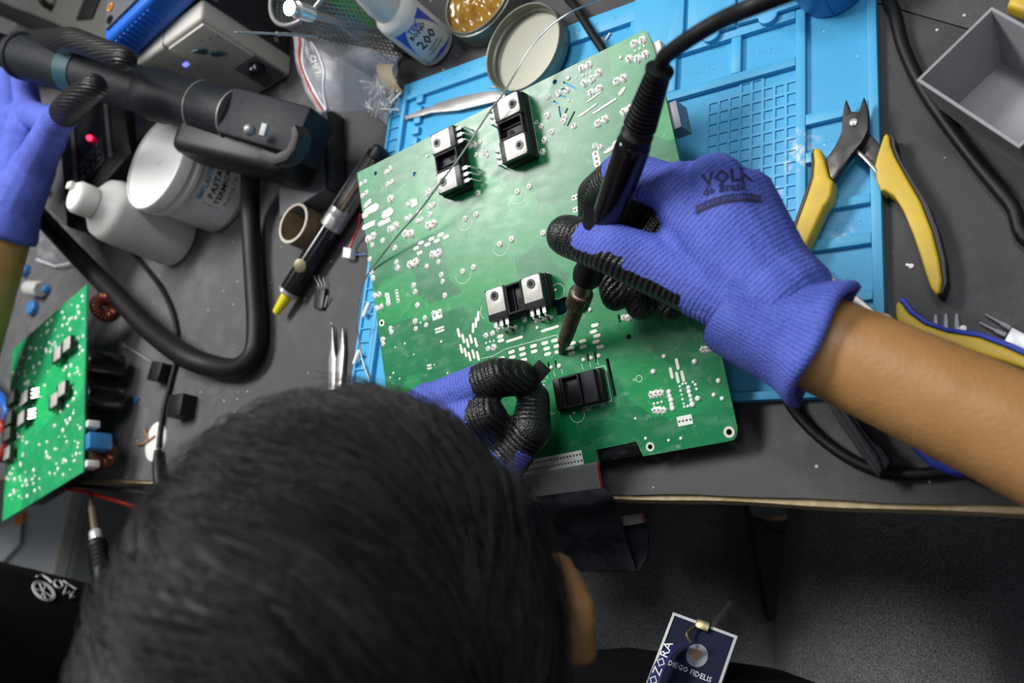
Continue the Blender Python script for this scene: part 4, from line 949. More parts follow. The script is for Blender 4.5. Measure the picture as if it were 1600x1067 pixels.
if emb2[0]: part('embroidered_lettering', emb2, K['thread'], P2, True)
# ================================================================ soldering iron in the right hand
it = Vector(ph(875, 553, 0.0008)); ie = up(1034, 100, 0.172); IM = along(it, ie); IL = (ie - it).length
def at_iron(x, y):
    """distance along the iron axis closest to the view ray of a pixel"""
    d = Vector(RC.T @ np.array([x - 800, y - 533.5, FPX])).normalized(); c = Vector((0, 0, CAMZ)); u = (ie - it).normalized()
    w = it - c; a, b_, e_ = u.dot(u), u.dot(d), d.dot(d); return (b_ * w.dot(d) - e_ * w.dot(u)) / (a * e_ - b_ * b_)
K['burnt_steel'] = mat('burnt iron tip', (0.10, 0.075, 0.055), 0.5, 0.7, var=0.8, vscale=200, col2=(0.22, 0.16, 0.11), rvar=0.15)
K['nut_steel'] = mat('worn steel nut', (0.32, 0.27, 0.20), 0.35, 0.9, rvar=0.15, vscale=300)
iron = thing('soldering_iron', 'black soldering iron held in the right glove with its tip on the board', 'soldering iron', mtx=IM)
s1, s2_, s3, s4, s5, s6 = at_iron(893, 475), at_iron(900, 455), at_iron(906, 428), at_iron(951, 348), at_iron(988, 218), at_iron(1032, 108)
part('tip', lathe([(0.0006, 0.0), (0.0018, 0.003), (0.0023, 0.006), (0.0024, 0.010), (0.0039, 0.012), (0.0044, 0.020), (0.0047, s1)], 20), K['burnt_steel'], iron)
part('barrel_nut', lathe([(0.0048, s1 - 0.001), (0.0062, s1 + 0.001), (0.0064, s2_), (0.0065, s2_ + 0.001), (0.0054, s2_ + 0.0015), (0.0054, s3)], 24), K['nut_steel'], iron)
part('nut_ridges', join(*[xf(box(0.0060, 0.0069, -0.0004, 0.0004, s1 + 0.001, s2_), Matrix.Rotation(2 * math.pi * k / 24, 4, 'Z')) for k in range(24)]), K['nut_steel'], iron)
part('front_grip', lathe([(0.0050, s3 - 0.004), (0.0078, s3 - 0.002), (0.0085, s3 + 0.003), (0.0075, s3 + 0.008), (0.0072, s4 - 0.012), (0.0090, s4 - 0.006), (0.0125, s4 - 0.001), (0.0122, s4 + 0.001), (0.0085, s4 + 0.002)], 28), K['rubber_black'], iron)
part('handle', lathe([(0.0078, s4 - 0.002), (0.0082, s4 + 0.010), (0.0084, s5 - 0.006), (0.0080, s5 - 0.001), (0.0072, s5)], 32), K['gloss_black'], iron)
sr = [(0.0074, s5 - 0.001), (0.0076, s5 + 0.004)]; nrib = 13
for k in range(nrib):
    z = s5 + 0.006 + (s6 - s5 - 0.012) * k / (nrib - 1); r = 0.0074 - 0.0020 * k / (nrib - 1)
    sr += [(r * 0.76, z), (r * 0.76, z + 0.0014), (r, z + 0.0019), (r * 1.04, z + 0.0026), (r, z + 0.0033)]
sr += [(0.0060, s6 - 0.002), (0.0062, s6), (0.004, s6 + 0.0012)]
part('strain_relief', lathe(sr, 24), K['rubber_black'], iron)
part('cable', tube(smooth_path([ie - (ie - it).normalized() * 0.004, ie + (ie - it).normalized() * 0.003, up(1050, 80, 0.179), up(1084, 56, 0.186), up(1130, 30, 0.192), up(1190, 5, 0.200), up(1260, -22, 0.19), up(1340, -60, 0.16), up(1450, -90, 0.10), up(1560, -70, 0.03), (0.06, 0.36, 0.004), (0.16, 0.45, 0.004), (0.22, 0.62, 0.004), (0.15, 0.80, 0.004)], 6), 0.0034, 12), K['rubber_black'], iron, True)

# ================================================================ cables
def cable(name, label, pts, r, m=None, n=10, cat='cable'): return solo(name, label, cat, tube(smooth_path(pts, 6), r, n), m or K['rubber_black'])
cable('power_cable', 'thick black cable curving down past the grey tray', [(-0.10, 0.80, 0.0038), (-0.085, 0.60, 0.0038), (-0.082, 0.45, 0.0038), up(1385, -40, 0.0038), up(1398, 20, 0.0045), up(1412, 75, 0.0045), up(1440, 135, 0.0045), up(1480, 195, 0.0045), up(1530, 260, 0.0045), up(1580, 320, 0.0045), up(1640, 395, 0.0045), (0.06, 0.13, 0.0040), (0.20, 0.11, 0.0040), (0.36, 0.16, 0.0040), (0.52, 0.30, 0.0040)], 0.0035)
cable('iron_cable', 'black cable looping over the bench below the right wrist', [up(1180, 560, 0.0085), up(1218, 600, 0.0085), up(1240, 640, 0.0050), up(1275, 678, 0.0036), up(1320, 712, 0.0036), up(1370, 735, 0.0036), up(1420, 741, 0.0036), up(1480, 737, 0.0036), up(1560, 728, 0.0036)], 0.0030)
cable('black_lead', 'straight black lead running under the far edge of the board', [(-0.36, 0.62, 0.004), (-0.335, 0.52, 0.004), up(880, -25, 0.004), up(900, 12, 0.0075), up(925, 52, 0.010), up(947, 85, 0.010), up(975, 128, 0.010)], 0.0031)
# bare solder wire over the board
K['wire_silver'] = mat('solder wire', (0.62, 0.61, 0.60), 0.3, 0.9)
sw = [up(960, -12, 0.06), up(925, 4, 0.07), up(890, 20, 0.078), up(855, 45, 0.082), up(825, 80, 0.085), up(803, 118, 0.085), up(785, 148, 0.083), up(768, 170, 0.082), up(745, 205, 0.080), up(715, 250, 0.078), up(690, 283, 0.0765), up(655, 330, 0.0705), up(620, 370, 0.062), up(590, 408, 0.052), up(573, 432, 0.047), up(565, 455, 0.036), up(561, 480, 0.026), up(558, 505, 0.018), up(561, 530, 0.012), up(566, 560, 0.0085), up(577, 592, 0.0078)]
solo('solder_wire', 'thin bent silver solder wire lying across the circuit board', 'wire', tube(smooth_path(sw, 5), 0.00068, 7), K['wire_silver'])

# ================================================================ steel tweezers in the top compartment of the mat
def flat_outline(name, label, cat, pts, z0, z1, m, bev=0.0004): return solo(name, label, cat, prism(U2(pts, z1), z0, z1, bev), m)
tw = thing('tweezers', 'flat steel tweezers lying in the top left compartment of the blue mat', 'tweezers', up(715, 165, 0.0022))
for dz, nm in ((0.0, 'arm'), (0.0026, 'arm')):
    z = 0.0042 + dz; d = 0 if dz else 2
    part(nm, prism(U2([(631, 182 + d), (634, 186 + d), (660, 180 + d), (672, 176 + d), (715, 172 + d), (775, 158 + d), (790, 150 + d), (785, 142 + d), (760, 142 + d), (715, 151 + d), (682, 161 + d), (675, 166 + d), (655, 172 + d)], z), z - 0.0012, z, 0.0003), K['steel'], tw, True)
flat_outline('screw_clip', 'small bright clipped lead beside the tin lid on the mat', 'clipped lead', [(763, 137), (767, 134), (782, 134), (782, 137)], 0.0022, 0.0034, K['chrome'])
# pin by the board's far edge
solo('lead_pin', 'clipped silver component lead standing by the straight black lead', 'clipped lead', join(tube([up(945, 64, 0.0032), up(953, 52, 0.0034)], 0.0009, 8), tube([up(940, 60, 0.0032), up(947, 66, 0.0034)], 0.0012, 8)), K['chrome'])
# second tweezers, points only, reaching out from under the head
tz = thing('tweezers', 'pointed steel tweezers on the bench with tips beside the hair', 'tweezers', up(525, 600, 0.0))
part('arm', prism(U2([(519, 508), (521, 545), (524, 560), (523, 600), (515, 700), (511, 700), (512, 600), (513, 560), (516, 545)], 0.004), 0.001, 0.004, 0.0005), K['steel'], tz, True)
part('arm', prism(U2([(535, 510), (537, 545), (536, 562), (533, 600), (519, 700), (515, 700), (523, 600), (525, 560), (530, 545)], 0.004), 0.001, 0.004, 0.0005), K['steel'], tz, True)

# ================================================================ yellow side cutters
cut = thing('side_cutters', 'side cutters with yellow handles lying open on the right of the mat', 'pliers', up(1330, 260, 0.0062))
K['tool_steel'] = mat('dark tool steel', (0.045, 0.043, 0.042), 0.38, 0.7, rvar=0.12, vscale=120)
def Z4(L): return [(1000 + x * 0.375, y * 0.375) for x, y in L]
part('jaw', prism(U2(Z4([(842, 492), (850, 440), (858, 413), (868, 440), (876, 463), (912, 466), (922, 430), (932, 402), (945, 440), (951, 490), (950, 540), (925, 590), (880, 645), (806, 752), (790, 735), (776, 660), (812, 608), (840, 548)]), 0.0155), 0.0105, 0.0155, 0.0005), K['tool_steel'], cut, True)
part('jaw', prism(U2(Z4([(905, 470), (950, 500), (948, 545), (1002, 605), (995, 660), (980, 712), (950, 680), (905, 620), (890, 560)]), 0.0105), 0.0070, 0.0104, 0.0005), K['tool_steel'], cut, True)
part('spring', tube(smooth_path([up(1339, 236, 0.012), up(1352, 248, 0.0125), up(1368, 266, 0.012), up(1374, 276, 0.011)], 4), 0.0011, 8), K['steel'], cut, True)
part('pivot', mv(lathe([(0.0022, 0), (0.0022, 0.0008), (0.0016, 0.0012)], 18), *up(1334, 191.5, 0.0155)), K['chrome'], cut)
cut_p = [c for c in cut.children if c.name.startswith('pivot')]
for c in cut_p:
    c.data.transform(root_mtx(cut).inverted())
hl = [(1276, 233), (1284, 236), (1291, 255), (1297, 278), (1304, 286), (1301, 308), (1296, 318), (1290, 326), (1274, 360), (1258, 395), (1240, 430), (1222, 462), (1214, 458), (1222, 425), (1232, 395), (1246, 355), (1262, 312), (1272, 280), (1274, 255), (1272, 240)]
hlb = [(1276, 233), (1272, 240), (1274, 255), (1272, 280), (1262, 312), (1246, 355), (1232, 395), (1222, 425), (1214, 458), (1209, 455), (1218, 420), (1228, 388), (1240, 350), (1256, 306), (1267, 275), (1268, 255), (1267, 242), (1271, 233)]
hr = [(1382, 216), (1387, 211), (1391, 216), (1393, 230), (1400, 248), (1418, 280), (1440, 318), (1457, 362), (1468, 405), (1473, 440), (1470, 458), (1464, 462), (1456, 452), (1448, 430), (1440, 403), (1428, 368), (1412, 330), (1398, 308), (1384, 300), (1378, 301), (1371, 285), (1368, 262), (1374, 240)]
hrb = [(1387, 211), (1394, 209), (1399, 218), (1400, 232), (1408, 250), (1426, 280), (1450, 318), (1466, 360), (1477, 405), (1480, 440), (1474, 458), (1466, 463), (1470, 458), (1473, 440), (1468, 405), (1457, 362), (1440, 318), (1418, 280), (1400, 248), (1393, 230), (1391, 216)]
K['black_grip'] = mat('black grip liner', (0.02, 0.017, 0.022), 0.5)
part('handle_grip', prism(U2(hl, 0.014), 0.0062, 0.0172, 0.0020, 3), K['yellow_grip'], cut, True); part('grip_liner', prism(U2(hlb, 0.014), 0.0064, 0.0150, 0.0012), K['black_grip'], cut, True)
part('handle_grip', prism(U2(hr, 0.010), 0.0008, 0.0128, 0.0022, 3), K['yellow_grip'], cut, True); part('grip_liner', prism(U2(hrb, 0.010), 0.0008, 0.0108, 0.0012), K['black_grip'], cut, True)

# ================================================================ needle nose pliers under the forearm
pli = thing('needle_nose_pliers', 'needle nose pliers with yellow and blue handles under the forearm', 'pliers', up(1400, 520, 0.0))
part('jaw', prism(U2([(1258, 391), (1263, 392), (1300, 432), (1340, 462), (1372, 488), (1384, 505), (1372, 512), (1350, 492), (1325, 474), (1290, 440)], 0.013), 0.0062, 0.0135, 0.0012), K['steel'], pli, True)
part('pivot_block', prism(U2([(1368, 485), (1390, 490), (1412, 515), (1418, 560), (1404, 575), (1384, 550), (1370, 510)], 0.014), 0.003, 0.0145, 0.0012), K['steel'], pli, True)
part('handle_grip', prism(U2([(1400, 478), (1404, 470), (1410, 476), (1420, 490), (1445, 508), (1480, 520), (1530, 528), (1575, 545), (1640, 575), (1640, 590), (1570, 566), (1520, 552), (1470, 540), (1425, 522), (1405, 506), (1400, 494)], 0.011), 0.0012, 0.0125, 0.0020, 3), K['yellow_grip'], pli, True)
K['blue_grip'] = mat('blue rubber grip', (0.03, 0.06, 0.48), 0.45)
part('grip_liner', prism(U2([(1404, 470), (1410, 465), (1418, 470), (1428, 485), (1450, 501), (1482, 513), (1532, 519), (1580, 536), (1640, 563), (1640, 575), (1575, 545), (1530, 528), (1480, 520), (1445, 508), (1420, 490), (1410, 476)], 0.010), 0.0010, 0.0118, 0.0012), K['blue_grip'], pli, True)
part('handle_grip', prism(U2([(1396, 580), (1410, 575), (1424, 620), (1448, 665), (1490, 700), (1515, 728), (1508, 744), (1490, 744), (1455, 730), (1425, 700), (1410, 660)], 0.013), 0.0075, 0.0180, 0.0028, 3), K['blue_grip'], pli, True)
# black plastic spudger
sp = thing('plastic_pry_tool', 'black wedge shaped plastic pry tool lying over the cable at the bench front', 'pry tool', up(1340, 680, 0.0))
part('wedge_body', prism(U2([(1268, 590), (1285, 586), (1320, 632), (1340, 655), (1348, 670), (1364, 690), (1376, 697), (1392, 721), (1373, 746), (1362, 735), (1310, 660)], 0.014), 0.0075, 0.0140, 0.0008), K['charcoal'], sp, True)
part('ridge', prism(U2([(1279, 590), (1284, 588), (1372, 712), (1380, 735), (1374, 742), (1366, 728)], 0.015), 0.0135, 0.0153, 0.0006), K['charcoal'], sp, True)
# loose power transistor and three clipped leads
lt_ = thing('loose_transistor', 'loose power transistor with three legs near the right edge', 'transistor', up(1590, 535, 0.0))
K['bright_tab'] = mat('bright tab', (0.75, 0.75, 0.76), 0.35, 0.3)
part('case', prism(U2([(1566, 535), (1580, 508), (1640, 540), (1622, 572)], 0.005), 0.0005, 0.0045, 0.0003), K['epoxy'], lt_, True)
part('thermal_face', prism(U2([(1569, 534), (1581, 511), (1638, 541), (1621, 569)], 0.0052), 0.0044, 0.0050, 0.0002), K['bright_tab'], lt_, True)
for a, b_ in (((1540, 491), (1580, 514)), ((1531, 504), (1572, 524)), ((1520, 518), (1568, 535))):
    m_ = ((a[0] + b_[0]) / 2 + 5, (a[1] + b_[1]) / 2 + 3)
    part('lead', join(tube([up(*a, 0.0022), up(*m_, 0.0024)], [0.0004, 0.0007], 8), tube([up(*m_, 0.0024), up(*b_, 0.0026)], 0.0011, 8)), K['chrome'], lt_, True)
for k, (a, b_) in enumerate((((1462, 492), (1462, 511)), ((1478, 491), (1478, 516)), ((1495, 491), (1495, 520)))):
    solo('clipped_lead', ('leftmost', 'middle', 'rightmost')[k] + ' of three clipped silver leads beside the blue handle', 'clipped lead', tube([up(*a, 0.0010), up(a[0], (a[1] + b_[1]) / 2, 0.0011), up(*b_, 0.0010)], [0.0007, 0.0011, 0.0012], 8), K['chrome'], group='clipped leads by the pliers')
solo('solder_crumb', 'tiny flat solder crumb beside the three clipped leads', 'solder crumb', mv(lathe([(0.0013, 0), (0.0016, 0.0005), (0.0006, 0.0009)], 9), *up(1505, 513, 0.0)), K['solder'])
solo('solder_crumb', 'tiny jagged solder crumb between the yellow handle and the mat', 'solder crumb', mv(join(lathe([(0.0012, 0), (0.0014, 0.0006), (0.0004, 0.0012)], 7), mv(lathe([(0.0008, 0), (0.0009, 0.0005), (0.0003, 0.0008)], 6), -0.0018, 0.0010, 0)), *up(1424, 416, 0.0)), K['solder'])

# ================================================================ grey tray
def tray():
    zt = 0.040; A, B, C_ = up(1545, 9, zt), up(1433, 125, zt), up(1588, 234, zt)
    u = (A - B); W = u.length; u.normalize(); w_ = (C_ - B).normalized(); pw_ = Vector((w_.y, -w_.x, 0)); pw_ = pw_ if pw_.dot(u) > 0 else -pw_; u = (u + pw_ * 1.6).normalized(); v = Vector((-u.y, u.x, 0)); v = v if v.dot(C_ - B) > 0 else -v; L = (C_ - B).dot(v)
    o = B.copy(); o.z = 0.0
    fr_ = frame(o, u, (0, 0, 1)); yd = fr_.to_3x3().col[1]; s = 1 if yd.dot(v) > 0 else -1
    T = thing('parts_tray', 'small open grey plastic parts tray at the right edge', 'tray', mtx=fr_)
    K['tray'] = mat('grey tray plastic', (0.30, 0.30, 0.315), 0.5, var=0.35, vscale=40, col2=(0.36, 0.36, 0.37), bump=0.1, bscale=900)
    def rect(i, z): return [(i, s * i, z), (W - i, s * i, z), (W - i, s * (L - i), z), (i, s * (L - i), z)]
    R_ = [rect(0.0040, 0.0004), rect(0.0, zt - 0.001), rect(-0.0004, zt - 0.0004), rect(-0.0002, zt), rect(0.0012, zt), rect(0.0016, zt - 0.001), rect(0.0056, 0.002)]
    V = [p for r in R_ for p in r]; F = [(3, 2, 1, 0)]
    for i in range(len(R_) - 1):
        for k in range(4): F.append((i * 4 + k, i * 4 + (k + 1) % 4, i * 4 + 4 + (k + 1) % 4, i * 4 + 4 + k))
    n = (len(R_) - 1) * 4; F.append((n, n + 1, n + 2, n + 3))
    if s < 0: F = [f[::-1] for f in F]
    o_ = part('shell', (V, F), K['tray'], T, smooth=30)
    part('pull_tab', mv(bbox_(0.014, 0.012, 0.002, 0.0006), W * 0.5, s * (L + 0.006), zt - 0.002), K['tray'], T)
tray()
solo('yellow_tool_end', 'yellow handle end peeking in at the top right corner', 'tool', prism(U2([(1572, 8), (1580, -14), (1650, -60), (1760, -110), (1890, -150), (1900, -110), (1780, -60), (1680, -4), (1606, 20)], 0.012), 0.0008, 0.012, 0.003, 3), K['yellow_grip'])
# blue cup standing on the mat at the top edge of the picture
K['cup_blue'] = mat('matt blue plastic', (0.022, 0.19, 0.48), 0.4, bump=0.05)
cu_ = up(1303, -2, 0.0022)
cup = thing('blue_cup', 'matt blue round cup standing on the mat at the top edge', 'cup', (cu_.x, cu_.y + 0.0085, 0.0022))
part('cup_wall', lathe([(0.0001, 0.0), (0.0195, 0.0), (0.0212, 0.0015), (0.0235, 0.050), (0.0222, 0.050), (0.0200, 0.004), (0.0001, 0.004)], 48, False), K['cup_blue'], cup)
part('mould_seam', box(-0.0002, 0.0002, -0.0226, -0.0218, 0.002, 0.030), K['cup_blue'], cup)

# ================================================================ ribbon cable hanging over the bench front
K['ribbon'] = mat('grey ribbon wire', (0.34, 0.33, 0.34), 0.38)
K['film'] = mat('black plastic wrap', (0.016, 0.016, 0.021), 0.28, var=0.55, vscale=60, col2=(0.10, 0.10, 0.13), bump=0.35, bscale=140)
rb = thing('ribbon_cable', 'grey ribbon cable in black wrap hanging from the board over the bench edge', 'ribbon cable', up(885, 760, 0.0))
def lerp2(a, b_, t): return a.lerp(b_, t)
Ls = [up(822, 742, 0.020), up(829, 757, 0.014), up(834, 776, 0.0090), up(846, 786, 0.0050)]; Rs = [up(934, 722, 0.020), up(938, 745, 0.014), up(941, 762, 0.0090), up(946, 772, 0.0050)]
NW = 34
Lp, Rp = smooth_path(Ls, 4), smooth_path(Rs, 4)
for k in range(NW):
    t = k / (NW - 1); part('wire', tube([lerp2(a, b_, t) for a, b_ in zip(Lp, Rp)], 0.00063, 6), K['red_wire'] if k == NW - 1 else K['ribbon'], rb, True)
Lw = smooth_path([up(836, 776, 0.0100), up(850, 795, 0.0040), up(866, 820, -0.015), up(880, 860, -0.040), up(890, 893, -0.055)], 5)
Rw = smooth_path([up(943, 762, 0.0100), up(958, 780, 0.0040), up(966, 805, -0.015), up(980, 850, -0.040), up(992, 893, -0.055)], 5)
def wrap(u, v):
    i = v * (len(Lw) - 1); k = min(int(i), len(Lw) - 2); f_ = i - k; a = Lw[k].lerp(Lw[k + 1], f_); b_ = Rw[k].lerp(Rw[k + 1], f_)
    p = a.lerp(b_, u); return p + Vector((0, -0.2, 1)) * 0.0012 * noise.noise(Vector((u * 4, v * 5, 1)))
g1 = grid_sheet(wrap, 24, 36); g2 = ([(x - 0.0005, y + 0.0006, z - 0.0022) for x, y, z in g1[0]], [f[::-1] for f in g1[1]])
nu, nv = 24, 36; n1 = len(g1[0]); edge = []
loop = [i for i in range(nu + 1)] + [(j + 1) * (nu + 1) + nu for j in range(nv)] + [nv * (nu + 1) + nu - 1 - i for i in range(nu)] + [(nv - 1 - j) * (nu + 1) for j in range(nv - 1)]
edge = [(loop[i], loop[i] + n1, loop[(i + 1) % len(loop)] + n1, loop[(i + 1) % len(loop)]) for i in range(len(loop))]
part('black_wrap', (g1[0] + g2[0], g1[1] + [tuple(i + n1 for i in f) for f in g2[1]] + edge), K['film'], rb, True, 60)
# the folded back end
def fold(u, v):
    a = [up(960, 812, -0.04), up(968, 830, -0.048), up(985, 865, -0.062), up(992, 893, -0.060)]; b_ = [up(1005, 806, -0.04), up(1013, 830, -0.048), up(1012, 870, -0.062), up(998, 893, -0.060)]
    i = v * 3; k = min(int(i), 2); f_ = i - k; return a[k].lerp(a[k + 1], f_).lerp(b_[k].lerp(b_[k + 1], f_), u)
fg = grid_sheet(fold, 10, 14); fb = ([(x, y, z - 0.002) for x, y, z in fg[0]], [f[::-1] for f in fg[1]])
part('folded_end', join(fg, fb), K['film'], rb, True, 60)
for k in range(12):
    t = k / 11; part('wire', tube([up(968, 810, -0.036).lerp(up(972, 826, -0.040), 0), up(965 + t * 40, 808 - t * 6, -0.0365), up(969 + t * 38, 822 - t * 6, -0.040)][1:], 0.0007, 6), K['red_wire'] if k == 11 else K['ribbon'], rb, True)
# badge on a lanyard
bm_ = frame(up(1082, 1030, -0.052), up(1143, 1058, -0.052) - up(1030, 1012, -0.052), (0.05, 0.30, 0.95))
bd = thing('badge', 'clear framed navy identity badge hanging in front of the black shirt', 'badge', mtx=bm_)
K['badge_navy'] = mat('navy badge card', (0.006, 0.008, 0.03), 0.7, spec=0.15); K['badge_frame'] = mat('frosted badge frame', (0.30, 0.31, 0.33), 0.3)
part('frame', join(box(-0.0215, -0.0198, -0.030, 0.022, -0.0008, 0.0012), box(0.0198, 0.0215, -0.030, 0.022, -0.0008, 0.0012), box(-0.0198, 0.0198, 0.0203, 0.022, -0.0008, 0.0012)), K['badge_frame'], bd)
part('card', box(-0.0197, 0.0197, -0.030, 0.0202, -0.0004, 0.0004), K['badge_navy'], bd)
part('portrait', mv(lathe([(0.0068, 0), (0.0068, 0.0002)], 24), 0.002, 0.003, 0.0004), mat('portrait backdrop', (0.16, 0.17, 0.20), 0.5), bd)
part('portrait_face', join(mv(lathe([(0.0030, 0), (0.0030, 0.0002)], 18), 0.002, 0.0035, 0.0006)), mat('portrait skin', (0.22, 0.11, 0.06), 0.5), bd)
part('printed_lettering', mv(text_geo('DIEGO FIDELIS', 0.0044, res=1, bold=0.015), 0.001, -0.0072, 0.0006), mat('badge lettering', (0.45, 0.47, 0.5), 0.5), bd, smooth=0)
part('clip', join(mv(bbox_(0.009, 0.006, 0.003, 0.0008), 0, 0.0205, 0.0025), tube(smooth_path([(-0.004, 0.018, 0.004), (-0.006, 0.012, 0.006), (-0.002, 0.008, 0.005)], 4), 0.0011, 8)), mat('brass clip', (0.20, 0.17, 0.09), 0.35, 0.9), bd)
ly = thing('lanyard', 'navy blue lanyard with white lettering beside the badge', 'lanyard', up(1030, 1040, -0.08))
lp = smooth_path([up(1078, 1003, -0.046), up(1052, 1012, -0.042), up(1035, 1032, -0.036), up(1022, 1062, -0.032), up(1010, 1110, -0.026)], 6)
lw = Vector((0.0055, 0.0012, 0.003))
part('strap', (lambda A: (A, [(2 * i, 2 * i + 1, 2 * i + 3, 2 * i + 2) for i in range(len(A) // 2 - 1)]))([tuple(p + lw * s) for p in lp for s in (-1, 1)]), mat('navy strap', (0.012, 0.016, 0.11), 0.7), ly, True)
tm_ = frame(up(1031, 1042, -0.0325), up(1037, 1028, -0.034) - up(1022, 1064, -0.030), Vector((0, 0, 1)))
part('printed_lettering', xf(text_geo('OZORA', 0.0075, res=1), tm_ @ Matrix.Translation((0.002, 0, 0.0006))), K['white_print'], ly, True, 0)
# ================================================================ far left: tub, bottles, tins
K['tub_white'] = mat('white tub plastic', (0.74, 0.75, 0.73), 0.38, var=0.3, vscale=30, col2=(0.80, 0.80, 0.79), sss=0.05)
tb = up(352, 304, 0.0)
tub = thing('paste_tub', 'white round plastic tub of thermal paste with its lid on', 'tub', mtx=Matrix.Translation((tb.x, tb.y, 0.0)) @ Matrix.Diagonal((0.92, 0.92, 0.80, 1)))
part('bucket', lathe([(0.043, 0.0), (0.0455, 0.003), (0.0475, 0.070), (0.0475, 0.074)], 56), K['tub_white'], tub)
part('lid', lathe([(0.0478, 0.071), (0.0510, 0.071), (0.0515, 0.076), (0.0490, 0.0765), (0.0490, 0.084), (0.0525, 0.0845), (0.0525, 0.0960), (0.0515, 0.0985), (0.0495, 0.0990), (0.0488, 0.0970), (0.0460, 0.0965), (0.0001, 0.0965)], 64, False), K['tub_white'], tub)
def on_cyl(g, R_, a0, z0, lift=0.0003):
    """wrap flat lettering (x right, y up) round a standing cylinder"""
    return [((R_ + lift) * math.cos(a0 + v[0] / R_), (R_ + lift) * math.sin(a0 + v[0] / R_), z0 + v[1]) for v in g[0]], g[1]
va = math.atan2(0 - tb.y, 0 - tb.x)              # side turned to the camera
K['teal_print'] = mat('teal print', (0.02, 0.20, 0.30), 0.5); K['grey_print'] = mat('grey print', (0.10, 0.11, 0.12), 0.6)
LA = va + 0.12
K['label_pale'] = mat('pale printed label', (0.66, 0.68, 0.68), 0.5)
part('label', on_cyl(grid_sheet(lambda u, v: ((u - 0.5) * 0.084, (v - 0.5) * 0.056, 0), 28, 2), 0.0468, LA, 0.036, 0.0006), K['label_pale'], tub)
part('label_frame', on_cyl(join(box(-0.023, 0.023, 0.0085, 0.0089, 0, 0), box(-0.023, 0.023, -0.0125, -0.0121, 0, 0), box(-0.023, -0.0226, -0.0125, 0.0089, 0, 0), box(0.0226, 0.023, -0.0125, 0.0089, 0, 0)), 0.0468, LA, 0.042, 0.0010), K['black_print'], tub)
part('printed_lettering', on_cyl(text_geo('PASTA', 0.0108, res=1, bold=0.02), 0.0468, LA, 0.0455, 0.0010), K['black_print'], tub, smooth=0)
part('printed_lettering', on_cyl(text_geo('TERMICA', 0.0095, res=1, bold=0.02), 0.0468, LA, 0.0350, 0.0010), K['black_print'], tub, smooth=0)
part('printed_lettering', on_cyl(text_geo('IMPLASTEC', 0.0085, res=1, bold=0.02), 0.0468, LA, 0.0575, 0.0010), K['teal_print'], tub, smooth=0)
part('printed_lettering', on_cyl(text_geo('Peso Liq. 1 kg', 0.0060, res=1), 0.0468, LA, 0.0240, 0.0010), K['black_print'], tub, smooth=0)
part('lid_print', mv(join(box(-0.006, 0.006, -0.0008, 0.0004, 0, 0.0002), box(-0.004, 0.004, -0.004, -0.0028, 0, 0.0002)), 0.005, 0.0, 0.0966), mat('faint lid print', (0.62, 0.56, 0.60), 0.6), tub)
# squeeze bottle
K['milky'] = mat('milky bottle plastic', (0.60, 0.61, 0.58), 0.35, sss=0.25)
bb = up(282, 372, 0.0)
bot = thing('squeeze_bottle', 'milky plastic squeeze bottle with white cap left of the paste tub', 'bottle', (bb.x, bb.y, 0.0))
part('bottle_body', lathe([(0.029, 0.0), (0.0325, 0.003), (0.0335, 0.012), (0.0325, 0.060), (0.0315, 0.078), (0.0285, 0.086), (0.014, 0.096), (0.0125, 0.100)], 48), K['milky'], bot)
K['liquid'] = mat('pale liquid level', (0.50, 0.47, 0.40), 0.4)
part('cap', lathe([(0.0150, 0.097), (0.0160, 0.099), (0.0160, 0.112), (0.0135, 0.115), (0.0060, 0.116)], 24), K['white_plastic'], bot)
part('flip_top', mv(bbox_(0.010, 0.007, 0.006, 0.0015), -0.006, 0.011, 0.117), K['white_plastic'], bot)
# glue bottle
gb = up(683, 74, 0.0); ga = math.atan2(-gb.y, -gb.x)
glue = thing('glue_bottle', 'white instant glue bottle with a blue printed label and tall nozzle cap', 'bottle', (gb.x, gb.y, 0.0))
part('bottle_body', lathe([(0.0160, 0.0), (0.0185, 0.002), (0.0190, 0.006), (0.0190, 0.050), (0.0175, 0.056), (0.0130, 0.060)], 44), K['tub_white'], glue)
part('nozzle_cap', lathe([(0.0135, 0.059), (0.0138, 0.070), (0.0120, 0.082), (0.0085, 0.100), (0.0070, 0.110), (0.0050, 0.112)], 32), K['white_plastic'], glue)
K['label_blue'] = mat('blue label print', (0.03, 0.10, 0.60), 0.5)
part('label', on_cyl(grid_sheet(lambda u, v: ((u - 0.5) * 0.034, (v - 0.5) * 0.040, 0), 16, 2), 0.0190, ga, 0.027, 0.0002), K['white_plastic'], glue)
for sgn in (-1, 1):
    part('label_curve', on_cyl(grid_sheet(lambda u, v, sgn=sgn: (sgn * (0.0165 - 0.011 * v * (u - 0.2) ** 2 * 1.5), -0.020 + 0.040 * u, 0), 14, 2), 0.0190, ga, 0.027, 0.0005), K['label_blue'], glue)
part('label_curve', on_cyl(grid_sheet(lambda u, v: ((u - 0.5) * 0.034, -0.0200 + 0.0035 * v * (1 - 2.5 * abs(u - 0.5)), 0), 16, 2), 0.0190, ga, 0.027, 0.0005), K['label_blue'], glue)
for t_, sz, zz, mm_ in (('TEK', 0.0072, 0.0425, K['label_blue']), ('BOND', 0.0060, 0.0370, K['black_print']), ('200', 0.0125, 0.0260, K['black_print']), ('ADESIVO', 0.0030, 0.0180, K['grey_print']), ('INSTANTANEO', 0.0026, 0.0145, K['grey_print'])):
    part('printed_lettering', on_cyl(text_geo(t_, sz, res=1, bold=0.02), 0.0190, ga, zz, 0.0007), mm_, glue, smooth=0)
